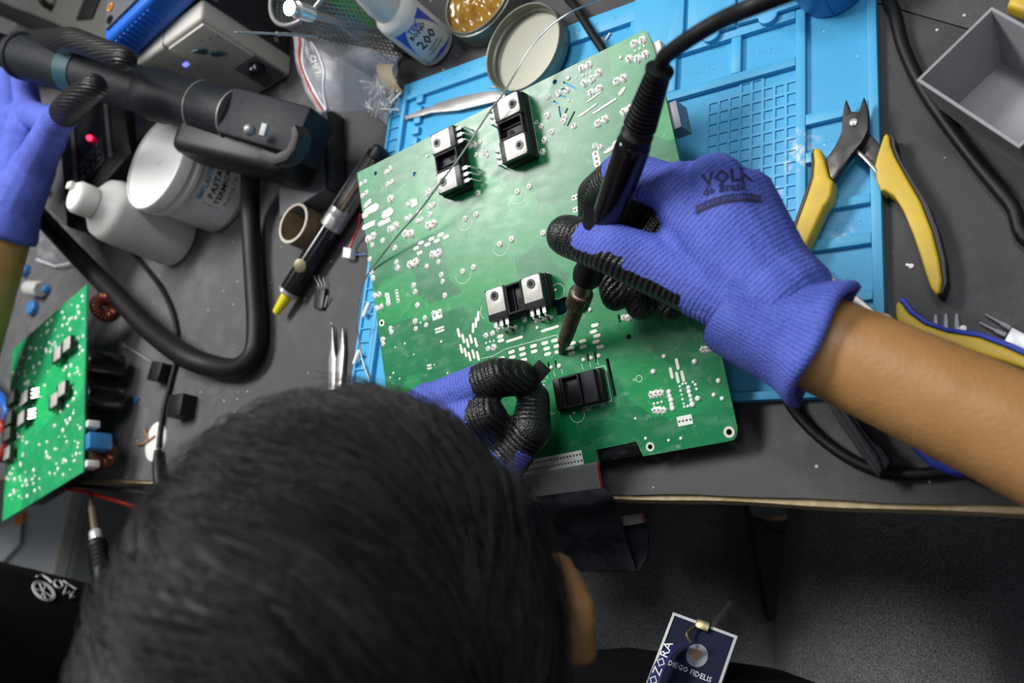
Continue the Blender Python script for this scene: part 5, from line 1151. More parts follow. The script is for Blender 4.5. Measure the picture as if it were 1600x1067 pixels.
# flux tin and its lid
K['tin_olive'] = mat('grey green tin', (0.24, 0.25, 0.20), 0.38, 0.45, rvar=0.1, vscale=60)
K['flux'] = mat('amber flux paste', (0.24, 0.115, 0.006), 0.2, var=0.6, vscale=70, col2=(0.36, 0.21, 0.03), bump=0.0, sss=0.1, coat=0.4)
tc_ = up(768, 22, 0.0); RT = 0.0345
tin = thing('flux_tin', 'open round tin full of amber flux paste beside the glue bottle', 'tin', (tc_.x, tc_.y + 0.004, 0.0))
part('tin_wall', lathe([(0.0001, 0.0), (RT - 0.001, 0.0), (RT, 0.001), (RT, 0.017), (RT - 0.0012, 0.0175), (RT - 0.0012, 0.0200), (RT - 0.0018, 0.0204), (RT - 0.0026, 0.0200), (RT - 0.0026, 0.002)], 64, False), K['tin_olive'], tin)
fg = grid_sheet(lambda u, v: ((RT - 0.0028) * v * math.cos(2 * math.pi * u), (RT - 0.0028) * v * math.sin(2 * math.pi * u), 0.0165 + 0.0030 * noise.noise(Vector((v * 3.2 * math.cos(2 * math.pi * u), v * 3.2 * math.sin(2 * math.pi * u), 0.3))) + 0.0016 * noise.noise(Vector((v * 8 * math.cos(2 * math.pi * u), v * 8 * math.sin(2 * math.pi * u), 1.3)))), 72, 24)
part('flux_paste', fg, K['flux'], tin, smooth=180)
lc_ = up(830, 84, 0.0075); 
lm_ = frame((lc_.x, lc_.y, 0.0070), (1, 0, 0.02), (0.06, -0.10, 1))
K['lid_inner'] = mat('pale lid lacquer', (0.33, 0.33, 0.27), 0.25, 0.3)
lid = thing('tin_lid', 'upturned grey green tin lid leaning on the rim of the blue mat', 'tin lid', mtx=lm_)
RL = 0.0350
part('lid_shell', lathe([(0.0001, 0.0), (RL - 0.001, 0.0), (RL, 0.0012), (RL, 0.0120), (RL - 0.0006, 0.0128), (RL - 0.0014, 0.0124), (RL - 0.0016, 0.0060), (RL - 0.0030, 0.0050), (RL - 0.0034, 0.0022)], 64, False), K['tin_olive'], lid)
part('lid_lining', lathe([(0.0001, 0.0020), (RL - 0.0055, 0.0020), (RL - 0.0062, 0.0014), (RL - 0.0036, 0.0014), (RL - 0.0032, 0.0030)], 64, False), K['lid_inner'], lid)
# ================================================================ mesh pen cup with tools
cm_a, cm_b = up(622, 62, 0.0), None
K['mesh_wire'] = mat('silver mesh wire', (0.30, 0.30, 0.31), 0.35, 0.7)
pc = thing('mesh_pen_cup', 'silver wire mesh pen cup holding tools beside the glue bottle', 'pen cup', (-0.5150, 0.4480, 0.0))
NB_, HZ = 66, 0.098; R0_, R1_ = 0.034, 0.042
def spiral(k, s):
    P = []
    for i in range(15):
        t = i / 14; r = R0_ + (R1_ - R0_) * t; a = 2 * math.pi * k / NB_ + s * t * 1.15; P.append((r * math.cos(a), r * math.sin(a), 0.002 + t * (HZ - 0.002)))
    return P
msh = part('wire_mesh', join(*[tube(spiral(k, s), 0.00055, 4, False) for k in range(NB_) for s in (-1, 1)]), K['mesh_wire'], pc); msh['kind'] = 'stuff'
def torus(R_, r, z, n=56): return tube([(R_ * math.cos(2 * math.pi * k / n), R_ * math.sin(2 * math.pi * k / n), z) for k in range(n + 1)], r, 10, False)
part('rim', torus(R1_, 0.0019, HZ), K['steel'], pc); part('base', lathe([(0.0001, 0.0), (R0_ + 0.001, 0.0), (R0_ + 0.001, 0.003), (0.0001, 0.003)], 40, False), K['mesh_wire'], pc)
part('side_seam', tube([(R0_ * math.cos(ga - 0.3), R0_ * math.sin(ga - 0.3), 0.002), (R1_ * math.cos(ga - 0.3), R1_ * math.sin(ga - 0.3), HZ)], 0.0012, 6), K['steel'], pc)
K['green_plastic'] = mat('green handle plastic', (0.03, 0.42, 0.05), 0.4)
def tool_at(name, label, cat, foot, top, prof, m): 
    a, b_ = Vector(foot), Vector(top); return solo(name, label, cat, lathe(prof, 20), m, mtx=along(a, b_))
pb = Vector((-0.5150, 0.4480, 0.004))
t1 = thing('nut_driver', 'silver screwdriver with a chrome end standing in the mesh pen cup', 'screwdriver', mtx=along(pb + Vector((0.012, -0.002, 0)), up(452, 12, 0.125)))
LT = (up(452, 12, 0.125) - (pb + Vector((0.012, -0.002, 0)))).length
part('shaft', lathe([(0.0035, 0), (0.0035, LT - 0.022)], 16), K['steel'], t1); part('socket', lathe([(0.0062, LT - 0.024), (0.0066, LT - 0.020), (0.0066, LT - 0.008), (0.0040, LT - 0.007), (0.0040, LT - 0.0045), (0.0056, LT - 0.004), (0.0058, LT)], 24), K['chrome'], t1)
solo('green_tool', 'tool with a green handle standing inside the mesh pen cup', 'tool', lathe([(0.0055, 0), (0.0065, 0.01), (0.0062, 0.085), (0.0045, 0.110)], 20), K['green_plastic'], mtx=along(pb + Vector((-0.010, 0.010, 0)), pb + Vector((-0.014, 0.024, 0.11))))
tws = thing('spatula_tool', 'thin steel spatula resting out over the rim of the mesh pen cup', 'spatula', mtx=along(pb + Vector((0.016, -0.010, 0.01)), up(362, 50, 0.140)))
LS = (up(362, 50, 0.140) - (pb + Vector((0.016, -0.010, 0.01)))).length
part('shaft', lathe([(0.0012, 0), (0.0014, LS * 0.72), (0.0020, LS * 0.74)], 12), K['steel'], tws)
part('blade', xf(prism([(-0.0022, 0), (0.0022, 0), (0.0040, 0.012), (0.0036, 0.024), (0.0022, 0.036), (-0.0022, 0.036), (-0.0036, 0.024), (-0.0030, 0.012)], -0.0006, 0.0006, 0.0003), Matrix.Translation((0, 0, LS * 0.73)) @ Matrix.Rotation(math.pi / 2, 4, 'X')), K['steel'], tws)
bl = up(652, 82, 0.0)
blk = thing('black_module', 'small black plastic module lying under the glue bottle', 'module', (bl.x, bl.y, 0.0))
part('case', xf(bbox_(0.040, 0.020, 0.010, 0.001), Matrix.Translation((0.0, 0.004, 0.005)) @ Matrix.Rotation(-0.5, 4, 'Z')), K['black_plastic'], blk)
part('mark', xf(bbox_(0.006, 0.0025, 0.0006, 0.0002), Matrix.Translation((0.008, -0.004, 0.0102)) @ Matrix.Rotation(-0.5, 4, 'Z')), K['steel'], blk)
# ================================================================ zip bag with small parts, paper roll inside
def film_mat():
    m = mat('clear bag film', (0.80, 0.82, 0.88), 0.16); nt = m.node_tree; b = nt.nodes['Principled BSDF']; out_ = nt.nodes['Material Output']
    tr_ = nt.nodes.new('ShaderNodeBsdfTransparent'); mx = nt.nodes.new('ShaderNodeMixShader'); tc = nt.nodes.new('ShaderNodeTexCoord'); n = nt.nodes.new('ShaderNodeTexNoise')
    n.inputs['Scale'].default_value = 40; n.inputs['Detail'].default_value = 5; nt.links.new(tc.outputs['Object'], n.inputs['Vector'])
    r = nt.nodes.new('ShaderNodeMapRange'); r.inputs[1].default_value = 0.3; r.inputs[2].default_value = 0.8; r.inputs[3].default_value = 0.06; r.inputs[4].default_value = 0.36
    nt.links.new(n.outputs['Fac'], r.inputs[0]); nt.links.new(r.outputs[0], mx.inputs[0]); nt.links.new(tr_.outputs[0], mx.inputs[1]); nt.links.new(b.outputs[0], mx.inputs[2]); nt.links.new(mx.outputs[0], out_.inputs[0]); return m
K['film_clear'] = film_mat()
bag_c = [up(457, 50, 0.070), up(620, 88, 0.030), up(628, 120, 0.022), up(604, 196, 0.003), up(580, 168, 0.012), up(522, 174, 0.050), up(498, 176, 0.060), up(472, 140, 0.066)]
bag = thing('zip_bag', 'clear zip bag with a red striped top full of clipped parts', 'bag', up(540, 130, 0.0))
def bag_sheet(u, v, lift):
    top = [up(457, 50, 0.070), up(530, 66, 0.062), up(585, 78, 0.046), up(622, 88, 0.030)]; bot_ = [up(497, 175, 0.058), up(535, 174, 0.044), up(578, 172, 0.014), up(606, 196, 0.003)]
    i = u * 3; k = min(int(i), 2); f_ = i - k; a = top[k].lerp(top[k + 1], f_); b_ = bot_[k].lerp(bot_[k + 1], f_); p = a.lerp(b_, v)
    bulge = math.sin(math.pi * v) * (0.25 + 0.75 * math.sin(math.pi * min(1, u * 0.9)))
    p = p + Vector((0.2, 0, 1)) * (lift * bulge) + Vector((0, 0, 1)) * 0.0028 * noise.noise(Vector((u * 6, v * 5, lift * 90)))
    p.x -= 0.006 * math.sin(math.pi * v) * (1 - u); return p
bs = part('bag_film', join(grid_sheet(lambda u, v: bag_sheet(u, v, 0.016), 30, 22), grid_sheet(lambda u, v: bag_sheet(u, v, -0.006), 30, 22)), K['film_clear'], bag, True, 180)
K['zip_red'] = mat('red zip stripe', (0.55, 0.06, 0.03), 0.4); K['zip_white'] = mat('white zip ridge', (0.72, 0.72, 0.76), 0.35)
def bag_line(u0, u1, v0, v1, bow): return smooth_path([bag_sheet(u0 + (u1 - u0) * t + bow * math.sin(math.pi * t), v0 + (v1 - v0) * t, 0.0165) + Vector((0, 0, 0.0006)) for t in np.linspace(0, 1, 9)], 3)
part('zip_stripe', tube(bag_line(0.05, 0.06, 0.02, 0.98, 0.0), 0.0009, 6), K['zip_red'], bag, True)
part('zip_ridge', tube(bag_line(0.10, 0.13, 0.02, 0.99, -0.02), 0.0009, 6), K['zip_white'], bag, True)
part('zip_ridge', tube(bag_line(0.12, 0.14, 0.02, 0.99, 0.16), 0.0009, 6), K['zip_white'], bag, True)
part('printed_lettering', xf(text_geo('CMP7', 0.0075, res=1), frame(bag_sheet(0.22, 0.45, 0.0165) + Vector((0, 0, 0.0012)), bag_sheet(0.24, 0.62, 0.0165) - bag_sheet(0.22, 0.45, 0.0165), (0.4, 0.1, 1))), K['white_print'], bag, True, 0)
K['paper_tan'] = mat('tan masking tape', (0.52, 0.38, 0.18), 0.6, var=0.4, vscale=80, col2=(0.60, 0.46, 0.24))
rl = up(598, 118, 0.018); 
part('paper_band', grid_sheet(lambda u, v: tuple(Vector((rl.x, rl.y, 0.006)) + Vector((0.020 * (v - 0.5) + 0.006, -0.4 * 0.020 * (v - 0.5), 0)) + Vector((-0.010 * math.cos(0.3 + 2.5 * u) * 0.6, 0.016 * math.cos(0.3 + 2.5 * u), 0.016 * math.sin(0.3 + 2.5 * u)))), 20, 4), K['paper_tan'], bag, True, 180)
for k in range(40):
    c = up(random.uniform(572, 622), random.uniform(128, 172), 0.006 + 0.010 * random.random()); d = Vector((random.uniform(-1, 1), random.uniform(-1, 1), random.uniform(-0.3, 0.5))).normalized() * random.uniform(0.004, 0.010)
    part('clipped_part', tube([c - d, c + d], 0.0007, 6), K['chrome'] if k % 3 else K['solder'], bag, True)
# ================================================================ grey box, cardboard core, desoldering pump
K['slate'] = mat('slate grey plastic', (0.10, 0.10, 0.115), 0.5, var=0.3, vscale=50, col2=(0.14, 0.14, 0.155), bump=0.1, bscale=800); K['slate_dark'] = mat('dark slate plastic', (0.022, 0.024, 0.030), 0.45)
zg = 0.022; gA, gB, gC = up(436, 340, zg), up(508, 294, zg), up(490, 180, zg)
gx_ = (gB - gA); gl = gx_.length; gx_.normalize(); gy = Vector((-gx_.y, gx_.x, 0)); gd = max(0.07, (gC - gB).dot(gy))
gbx = thing('grey_block', 'slate grey plastic tool stand block under the hot air tool', 'tool stand', mtx=frame((gA.x, gA.y, 0), gx_, (0, 0, 1)))
part('block', mv(bbox_(gl, gd, zg - 0.0003, 0.0015), gl / 2, gd / 2, zg / 2), K['slate'], gbx)
part('side_cover', mv(bbox_(0.007, gd + 0.002, zg - 0.0012, 0.0015), gl + 0.003, gd / 2, zg / 2), K['slate_dark'], gbx)
K['cardboard'] = mat('cardboard core', (0.30, 0.21, 0.11), 0.8, var=0.8, vscale=120, col2=(0.12, 0.085, 0.05)); K['paper_rim'] = mat('pale paper rim', (0.55, 0.50, 0.42), 0.7)
cc = up(489, 363, 0.0)
core = thing('cardboard_core', 'empty cardboard tape core standing beside the desoldering pump', 'tape core', mtx=frame((cc.x, cc.y, 0.0), (1, 0, 0), (0.0, 0, 1)))
part('tube_wall', lathe([(0.0185, 0.0), (0.0185, 0.0225), (0.0172, 0.0228), (0.0165, 0.0225), (0.0165, 0.0)], 48, False), K['cardboard'], core)
part('rim', lathe([(0.0188, 0.0215), (0.0188, 0.0228), (0.0164, 0.0228), (0.0164, 0.0222)], 48, False), K['paper_rim'], core)
pa, pb_ = up(431, 489, 0.011), up(592, 240, 0.013); PMx = along(pa, pb_); PLn = (pb_ - pa).length
pump = thing('desoldering_pump', 'black and silver desoldering pump with a yellow tip lying on the bench', 'desoldering pump', mtx=PMx)
part('nozzle', lathe([(0.0030, 0.0), (0.0036, 0.001), (0.0052, 0.018), (0.0054, 0.022)], 24), mat('yellow nozzle', (0.75, 0.66, 0.02), 0.35), pump)
part('front_ring', lathe([(0.0085, 0.0205), (0.0100, 0.0215), (0.0100, 0.0245), (0.0090, 0.0250)], 32), K['steel'], pump)
l1, l2 = PLn * 0.55, PLn * 0.655
part('barrel', lathe([(0.0092, 0.0245), (0.0093, 0.026), (0.0093, l1)], 40), K['gloss_black'], pump)
part('collar', lathe([(0.0098, l1 - 0.001), (0.0101, l1), (0.0101, l1 + 0.009), (0.0098, l1 + 0.0095), (0.0098, l1 + 0.0105), (0.0101, l1 + 0.011), (0.0100, l2)], 40), K['steel'], pump)
# half open silver sleeve with the plunger inside
xdir = PMx.to_3x3().inverted() @ Vector((0.4, -0.5, 0.75)); a_open = math.atan2(xdir.y, xdir.x)
part('sleeve', grid_sheet(lambda u, v: ((0.0100 + 0.0004 * (v > 2)) * math.cos(a_open + 0.95 + u * (2 * math.pi - 1.9)), 0.0100 * math.sin(a_open + 0.95 + u * (2 * math.pi - 1.9)), l2 - 0.001 + v * (PLn - l2)), 30, 6), K['steel'], pump, smooth=180)
part('plunger_rod', lathe([(0.0026, l2 - 0.002), (0.0026, PLn * 0.985)], 16), K['burnt_steel'], pump); part('plunger_knob', lathe([(0.0060, PLn * 0.965), (0.0075, PLn * 0.97), (0.0075, PLn + 0.004), (0.005, PLn + 0.006)], 24), K['black_plastic'], pump)
part('release_button', mv(lathe([(0.0048, 0.0), (0.0048, 0.0006), (0.0030, 0.0010)], 20), 0, 0, 0), mat('bronze button', (0.16, 0.14, 0.09), 0.4, 0.6), pump).matrix_local = Matrix.Translation(Vector((math.cos(a_open - 0.25), math.sin(a_open - 0.25), 0)) * 0.0091 + Vector((0, 0, PLn * 0.30))) @ Matrix.Rotation(a_open - 0.25, 4, 'Z') @ Matrix.Rotation(math.pi / 2, 4, 'Y') @ Matrix.Scale(1.25, 4)
# small transistor on the bench
st_ = thing('small_transistor', 'small black transistor with bent legs lying below the desoldering pump', 'transistor', up(500, 470, 0.0))
part('case', prism(U2([(492, 452), (508, 450), (503, 483), (490, 481)], 0.004), 0.0005, 0.0042, 0.0003), K['epoxy'], st_, True)
for k in range(3): part('lead', tube(smooth_path([up(497 + k * 5, 452, 0.002), up(498 + k * 5, 445, 0.0035), up(493 + k * 6, 436, 0.004), up(489 + k * 9, 428 + k * 3, 0.003)], 3), 0.0006, 6), K['chrome'], st_, True)
solo('clipped_pin', 'bent silver pin leaning on the small transistor', 'clipped lead', tube([up(505, 482, 0.001), up(508, 478, 0.002), up(512, 462, 0.004)], 0.0008, 6), K['chrome'])
# red wire with white plug
rw = thing('wire_plug', 'red wire ending in a small white plug beside the board', 'connector', up(545, 395, 0.0))
part('wire', tube(smooth_path([up(563, 335, 0.020), up(561, 352, 0.012), up(553, 372, 0.006), up(546, 388, 0.005)], 5), 0.0009, 8), K['red_wire'], rw, True)
part('plug_housing', prism(U2([(537, 386), (549, 388), (547, 404), (535, 402)], 0.007), 0.0008, 0.0075, 0.0005), K['white_plastic'], rw, True)
part('wire', tube([up(549, 398, 0.004), up(572, 397, 0.002)], 0.0004, 6), K['blue_plastic'], rw, True)
for k, (x, y) in enumerate(((573, 484), (558, 558))):
    solo('solder_blob', ('grey solder blob on the notched rail beside the board', 'grey solder blob on the notched rail near the hair')[k], 'solder blob', chain([up(x - 4, y + 9, 0.006), up(x + 3, y - 8, 0.007)], [0.0017, 0.0021]), K['solder'])
# ================================================================ soldering station, meter and boxes at the back
K['beige'] = mat('warm grey station plastic', (0.52, 0.50, 0.45), 0.45, var=0.25, vscale=40, col2=(0.58, 0.555, 0.50)); K['case_metal'] = mat('dark blue grey sheet metal', (0.045, 0.047, 0.056), 0.45, 0.2)
sA, sB = up(313, 28, 0.105), up(211, 102, 0.105)
SMx = frame((sA.x, sA.y, 0.0), sA - sB, (0, 0, 1)); SW = (sA - sB).length; SH = 0.105
sta = thing('soldering_station', 'warm grey soldering station with two teal buttons behind the hot air tool', 'soldering station', mtx=SMx)
part('case', mv(bbox_(SW - 0.008, 0.140, SH - 0.010, 0.002), -SW / 2, 0.090, SH / 2 - 0.002), K['case_metal'], sta)
bez = join(mv(bbox_(SW, 0.024, SH, 0.004, 3), -SW / 2, 0.012, SH / 2))
part('front_bezel', bez, K['beige'], sta)
part('raised_panel', mv(bbox_(SW * 0.52, 0.004, SH * 0.86, 0.0015), -SW * 0.29, -0.0005, SH * 0.52), K['beige'], sta)
part('bezel_groove', mv(bbox_(0.0012, 0.0246, SH + 0.0006, 0.0003), -SW * 0.56, 0.0121, SH / 2), K['slate'], sta)
K['teal'] = mat('teal buttons', (0.03, 0.11, 0.14), 0.3, coat=0.5)
def leaf(L, W): return [(L * t - L / 2, W * math.sin(math.pi * t ** 0.6) * s) for s, ts in ((1, np.linspace(0, 1, 9)), (-1, np.linspace(1, 0, 9)[1:-1])) for t in ts]
for x, z, r in ((-SW * 0.34, SH * 0.77, 2.5), (-SW * 0.23, SH * 0.64, -0.6)):
    part('button', xf(prism(leaf(0.017, 0.0042), 0, 0.002, 0.0006), Matrix.Translation((x, -0.0024, z)) @ Matrix.Rotation(math.pi / 2, 4, 'X') @ Matrix.Rotation(r, 4, 'Z')), K['teal'], sta)
for k in range(3): part('printed_arrow', xf(prism([(-0.0013, 0), (0.0013, 0), (0, 0.002)], 0, 0.0002), Matrix.Translation((-SW * 0.20 + k * 0.008, -0.0027, SH * (0.83 - 0.03 * k))) @ Matrix.Rotation(math.pi / 2, 4, 'X')), K['teal'], sta)
part('knob', xf(lathe([(0.0085, 0.0), (0.0085, 0.008), (0.0070, 0.010), (0.0001, 0.0105)], 28, False), Matrix.Translation((-SW * 0.12, -0.002, SH * 0.30)) @ Matrix.Rotation(math.pi / 2, 4, 'X')), K['gloss_black'], sta)
part('socket_recess', mv(bbox_(SW * 0.30, 0.003, SH * 0.36, 0.0006), -SW * 0.165, -0.0012, SH * 0.24), K['slate'], sta)
for z, yy in ((SH * 0.86, 0.034), (SH * 0.18, 0.034)): part('screw', xf(lathe([(0.003, 0), (0.003, 0.0012), (0.0015, 0.0018)], 16), Matrix.Translation((-0.0038, yy, z)) @ Matrix.Rotation(math.pi / 2, 4, 'Y')), K['steel'], sta)
part('status_lamp', mv(bbox_(0.006, 0.002, 0.004, 0.0004), -SW * 0.62, -0.0008, SH * 0.72), mat('lit violet indicator', (0.20, 0.22, 1.0), 0.3, emit=1.5), sta)
# multimeter on top
mA, mB = up(207, 94, 0.107), up(306, 2, 0.107); mm = frame((mA.x, mA.y, 0.1055), mB - mA, (0, 0, 1))
met = thing('multimeter', 'blue multimeter with orange marked dial lying on the soldering station', 'multimeter', mtx=mm)
K['meter_blue'] = mat('blue rubber holster', (0.015, 0.14, 0.66), 0.4); ML = 0.165
part('holster', mv(bbox_(ML, 0.078, 0.032, 0.006, 3), ML / 2, 0.039, 0.016), K['meter_blue'], met)
part('face_plate', mv(bbox_(ML - 0.016, 0.060, 0.004, 0.001), ML / 2, 0.040, 0.033), K['slate'], met)
for k in range(9): part('grip_rib', mv(bbox_(0.003, 0.002, 0.018, 0.0008), 0.012 + k * 0.0065, -0.0004, 0.017), K['meter_blue'], met)
part('selector_dial', mv(lathe([(0.019, 0), (0.019, 0.003), (0.016, 0.004), (0.0001, 0.004)], 36, False), 0.070, 0.040, 0.035), K['charcoal'], met); part('dial_pointer', mv(bbox_(0.034, 0.007, 0.006, 0.001), 0.070, 0.040, 0.041), K['black_plastic'], met)
K['orange'] = mat('orange print', (0.75, 0.26, 0.03), 0.5)
for k in range(14):
    a = 2 * math.pi * k / 14; part('dial_mark', mv(box(-0.0022, 0.0022, -0.0010, 0.0010, 0, 0.0003), 0.070 + 0.025 * math.cos(a), 0.040 + 0.024 * math.sin(a), 0.0351), K['orange'] if k % 3 == 0 else K['white_print'], met)
for k in range(4): part('input_jack', mv(lathe([(0.0045, 0), (0.0045, 0.002), (0.0026, 0.002), (0.0026, 0.0005)], 18, False), 0.017, 0.016 + k * 0.016, 0.0345), K['orange'] if k == 1 else K['black_plastic'], met)
part('display', mv(bbox_(0.050, 0.050, 0.001, 0.0004), 0.132, 0.040, 0.0352), mat('grey display', (0.20, 0.22, 0.19), 0.3), met)
ad = up(372, 6, 0.03)
adp = thing('power_adapter', 'black ribbed power adapter behind the mesh pen cup', 'adapter', mtx=Matrix.Translation((ad.x + 0.060, ad.y + 0.04, 0.0)) @ Matrix.Rotation(-0.45, 4, 'Z'))
part('case', mv(bbox_(0.070, 0.046, 0.030, 0.002), 0, 0.012, 0.015), K['black_plastic'], adp)
for k in range(10): part('rib', mv(bbox_(0.0026, 0.047, 0.0012, 0.0003), -0.030 + k * 0.0066, 0.012, 0.0304), K['black_plastic'], adp)
part('metal_plug', mv(bbox_(0.022, 0.010, 0.008, 0.001), 0.045, 0.006, 0.018), K['chrome'], adp)
# olive grey instrument at the far left
K['olive_grey'] = mat('olive grey sheet', (0.065, 0.07, 0.06), 0.6, var=0.3, vscale=12, col2=(0.08, 0.085, 0.072))
oc = up(110, 18, 0.06)
ins = thing('instrument_case', 'low olive grey instrument case at the far left behind the meter', 'instrument', mtx=Matrix.Translation((oc.x, oc.y, 0.0)) @ Matrix.Rotation(-0.30, 4, 'Z'))
part('case', mv(bbox_(0.34, 0.26, 0.058, 0.004), -0.02, 0.05, 0.029), K['olive_grey'], ins)
part('black_pad', mv(bbox_(0.048, 0.052, 0.004, 0.001), 0.055, 0.012, 0.059), K['rubber_black'], ins)
part('handle', tube(smooth_path([(-0.075, 0.01, 0.058), (-0.075, 0.015, 0.075), (-0.075, 0.06, 0.078), (-0.075, 0.065, 0.058)], 5), 0.005, 10), K['black_plastic'], ins)
cable('sleeved_cable', 'black sleeved cable crossing the far left corner', [up(-40, -5, 0.075), up(10, 18, 0.075), up(45, 32, 0.0755), up(90, 52, 0.073), up(125, 76, 0.070)], 0.010)
lb = up(140, 232, 0.055); bw = Matrix.Translation((lb.x, lb.y, 0.0)) @ Matrix.Rotation(0.55, 4, 'Z')
pw = thing('black_supply', 'dusty black keypad unit with a glowing red light left of the tub', 'power supply', mtx=bw)
part('case', mv(bbox_(0.13, 0.16, 0.052, 0.004), 0.0, 0.01, 0.026), K['black_plastic'], pw)
part('red_light', mv(lathe([(0.0030, 0), (0.0030, 0.003), (0.0012, 0.0045)], 16), 0.0, 0.020, 0.052), mat('glowing red light', (1.0, 0.02, 0.06), 0.3, emit=6.0), pw)
part('keypad', mv(bbox_(0.05, 0.04, 0.003, 0.0008), -0.002, -0.022, 0.053), K['slate_dark'], pw)
for i in range(4):
    for j in range(3): part('key', mv(bbox_(0.006, 0.005, 0.002, 0.0006), -0.018 + i * 0.011, -0.033 + j * 0.011, 0.0552), K['slate'], pw)
part('trim_rail', tube([(-0.035, -0.05, 0.054), (-0.030, 0.07, 0.054)], 0.0025, 8), K['slate'], pw); part('trim_rail', tube([(0.035, -0.05, 0.054), (0.040, 0.07, 0.054)], 0.0025, 8), K['slate'], pw)
db = up(238, 185, 0.05)
dk = thing('black_housing', 'plain black equipment housing between the tub and the keypad unit', 'housing', mtx=Matrix.Translation((db.x - 0.02, db.y + 0.055, 0.0)) @ Matrix.Rotation(0.4, 4, 'Z'))
part('case', mv(bbox_(0.09, 0.12, 0.045, 0.004), 0, 0, 0.0225), K['black_plastic'], dk); part('top_rib', mv(bbox_(0.070, 0.006, 0.004, 0.001), 0, 0.02, 0.047), K['charcoal'], dk); part('top_rib', mv(bbox_(0.070, 0.006, 0.004, 0.001), 0, -0.02, 0.047), K['charcoal'], dk)
# ================================================================ hot air tool with its hose
hA, hB = up(22, 84, 0.165), up(486, 216, 0.058); hM = along(hA, hB); HLn = (hB - hA).length
hot = thing('hot_air_tool', 'dark grey hot air tool with teal ring and black hose held by the second person', 'hot air tool', mtx=hM)
def atp(x, y):
    d = Vector(RC.T @ np.array([x - 800, y - 533.5, FPX])).normalized(); c = Vector((0, 0, CAMZ)); u = (hB - hA).normalized(); w = hA - c
    b_ = u.dot(d); return (b_ * w.dot(d) - w.dot(u)) / (1 - b_ * b_)
q0, q1, q2, q3, q4, q5, q6, q7 = atp(38, 78), atp(115, 110), atp(138, 117), atp(238, 140), atp(262, 150), atp(320, 165), atp(372, 182), atp(388, 188)
part('hose_end', lathe([p for k in range(14) for p in ((0.0146, q0 - 0.003 - k * 0.004), (0.0170, q0 - 0.005 - k * 0.004))][::-1], 28), K['rubber_black'], hot)
part('collar', lathe([(0.0175, q0 - 0.006), (0.0240, q0 - 0.003), (0.0240, q0 + 0.004), (0.0222, q0 + 0.005)], 36), K['charcoal'], hot)
part('handle', lathe([(0.0222, q0 + 0.003), (0.0228, q1), (0.0222, q2), (0.0218, q3 - 0.002)], 40), K['charcoal'], hot)
part('teal_ring', lathe([(0.0222, q1), (0.0235, q1 + 0.0005), (0.0234, q2 - 0.0005), (0.0220, q2)], 40), mat('teal band', (0.0140, 0.060, 0.075), 0.4), hot)
part('motor_housing', lathe([(0.0215, q3 - 0.004), (0.0234, q3), (0.0248, q3 + 0.004), (0.0246, q4), (0.0229, q4 + 0.004), (0.0229, q5)], 40), K['charcoal'], hot)
for k in range(12): part('vent_slot', xf(box(0.0222, 0.0199, -0.0012, 0.0012, q4 + 0.008, q5 - 0.006), Matrix.Rotation(2 * math.pi * k / 12, 4, 'Z')), K['dark_hole'], hot)
part('front_sleeve', lathe([(0.0222, q5 - 0.001), (0.0238, q5), (0.0234, q6)], 40), K['charcoal'], hot)
for z in (q5, q6): part('edge_ring', lathe([(0.0234, z - 0.0008), (0.0243, z - 0.0006), (0.0243, z + 0.0012), (0.0229, z + 0.0014)], 40), mat('worn edge', (0.16, 0.155, 0.15), 0.4), hot)
part('end_block', mv(bbox_(0.042, 0.036, HLn - q6 + 0.004, 0.003), 0, 0, (q6 + HLn) / 2 + 0.002), K['charcoal'], hot)
part('power_key', mv(bbox_(0.006, 0.003, 0.004, 0.0006), 0, 0.0240, q4 + 0.004), mat('lit violet key', (0.25, 0.25, 1.0), 0.3, emit=0.8), hot)
# cradle bracket under the front half
cA, cB = up(298, 214, 0.084), up(474, 254, 0.044); cM = along(cA, cB); CL = (cB - cA).length
cr = part('cradle', xf(bbox_(0.040, 0.046, CL, 0.010, 3), cM @ Matrix.Translation((0, 0, CL / 2))), K['black_plastic'], hot, True)
hk = [(0.0, 0.0), (0.018, -0.002), (0.030, 0.004), (0.036, 0.014), (0.036, 0.026), (0.030, 0.032), (0.026, 0.028), (0.029, 0.022), (0.027, 0.013), (0.018, 0.007), (0.004, 0.008)]
part('cradle_hook', xf(prism(hk, -0.008, 0.008, 0.0012), frame(up(412, 250, 0.090), up(480, 268, 0.078) - up(412, 250, 0.090), (0.45, -0.35, 0.82))), mat('worn grey hook', (0.035, 0.032, 0.029), 0.5, spec=0.25), hot, True)
part('cradle_clip', xf(bbox_(0.006, 0.010, 0.004, 0.0008), frame(up(413, 203, 0.098), up(480, 222, 0.086) - up(413, 203, 0.098), (0.4, -0.3, 0.85))), mat('pale clip', (0.42, 0.42, 0.40), 0.5), hot, True)
part('cradle_screw', mv(sphere((0, 0, 0), 0.005, 14, 8), *up(390, 203, 0.098)), K['steel'], hot, True)
hp = [up(393, 245, 0.045), up(391, 285, 0.030), up(391, 330, 0.018), up(394, 390, 0.0125), up(398, 450, 0.0115), up(401, 510, 0.0115), up(396, 552, 0.0115), up(372, 574, 0.0115), up(336, 573, 0.0115), up(290, 556, 0.0185), up(235, 515, 0.021), up(190, 470, 0.026), up(145, 425, 0.034), up(100, 378, 0.050), up(60, 335, 0.066), up(20, 292, 0.080), up(-30, 245, 0.095)]
part('hose', tube(smooth_path(hp, 7), [0.0090] * 8 + [0.0105, 0.0112, 0.0112, 0.0108, 0.0104, 0.0100, 0.0102, 0.0105, 0.0105], 20), K['rubber_black'], hot, True)
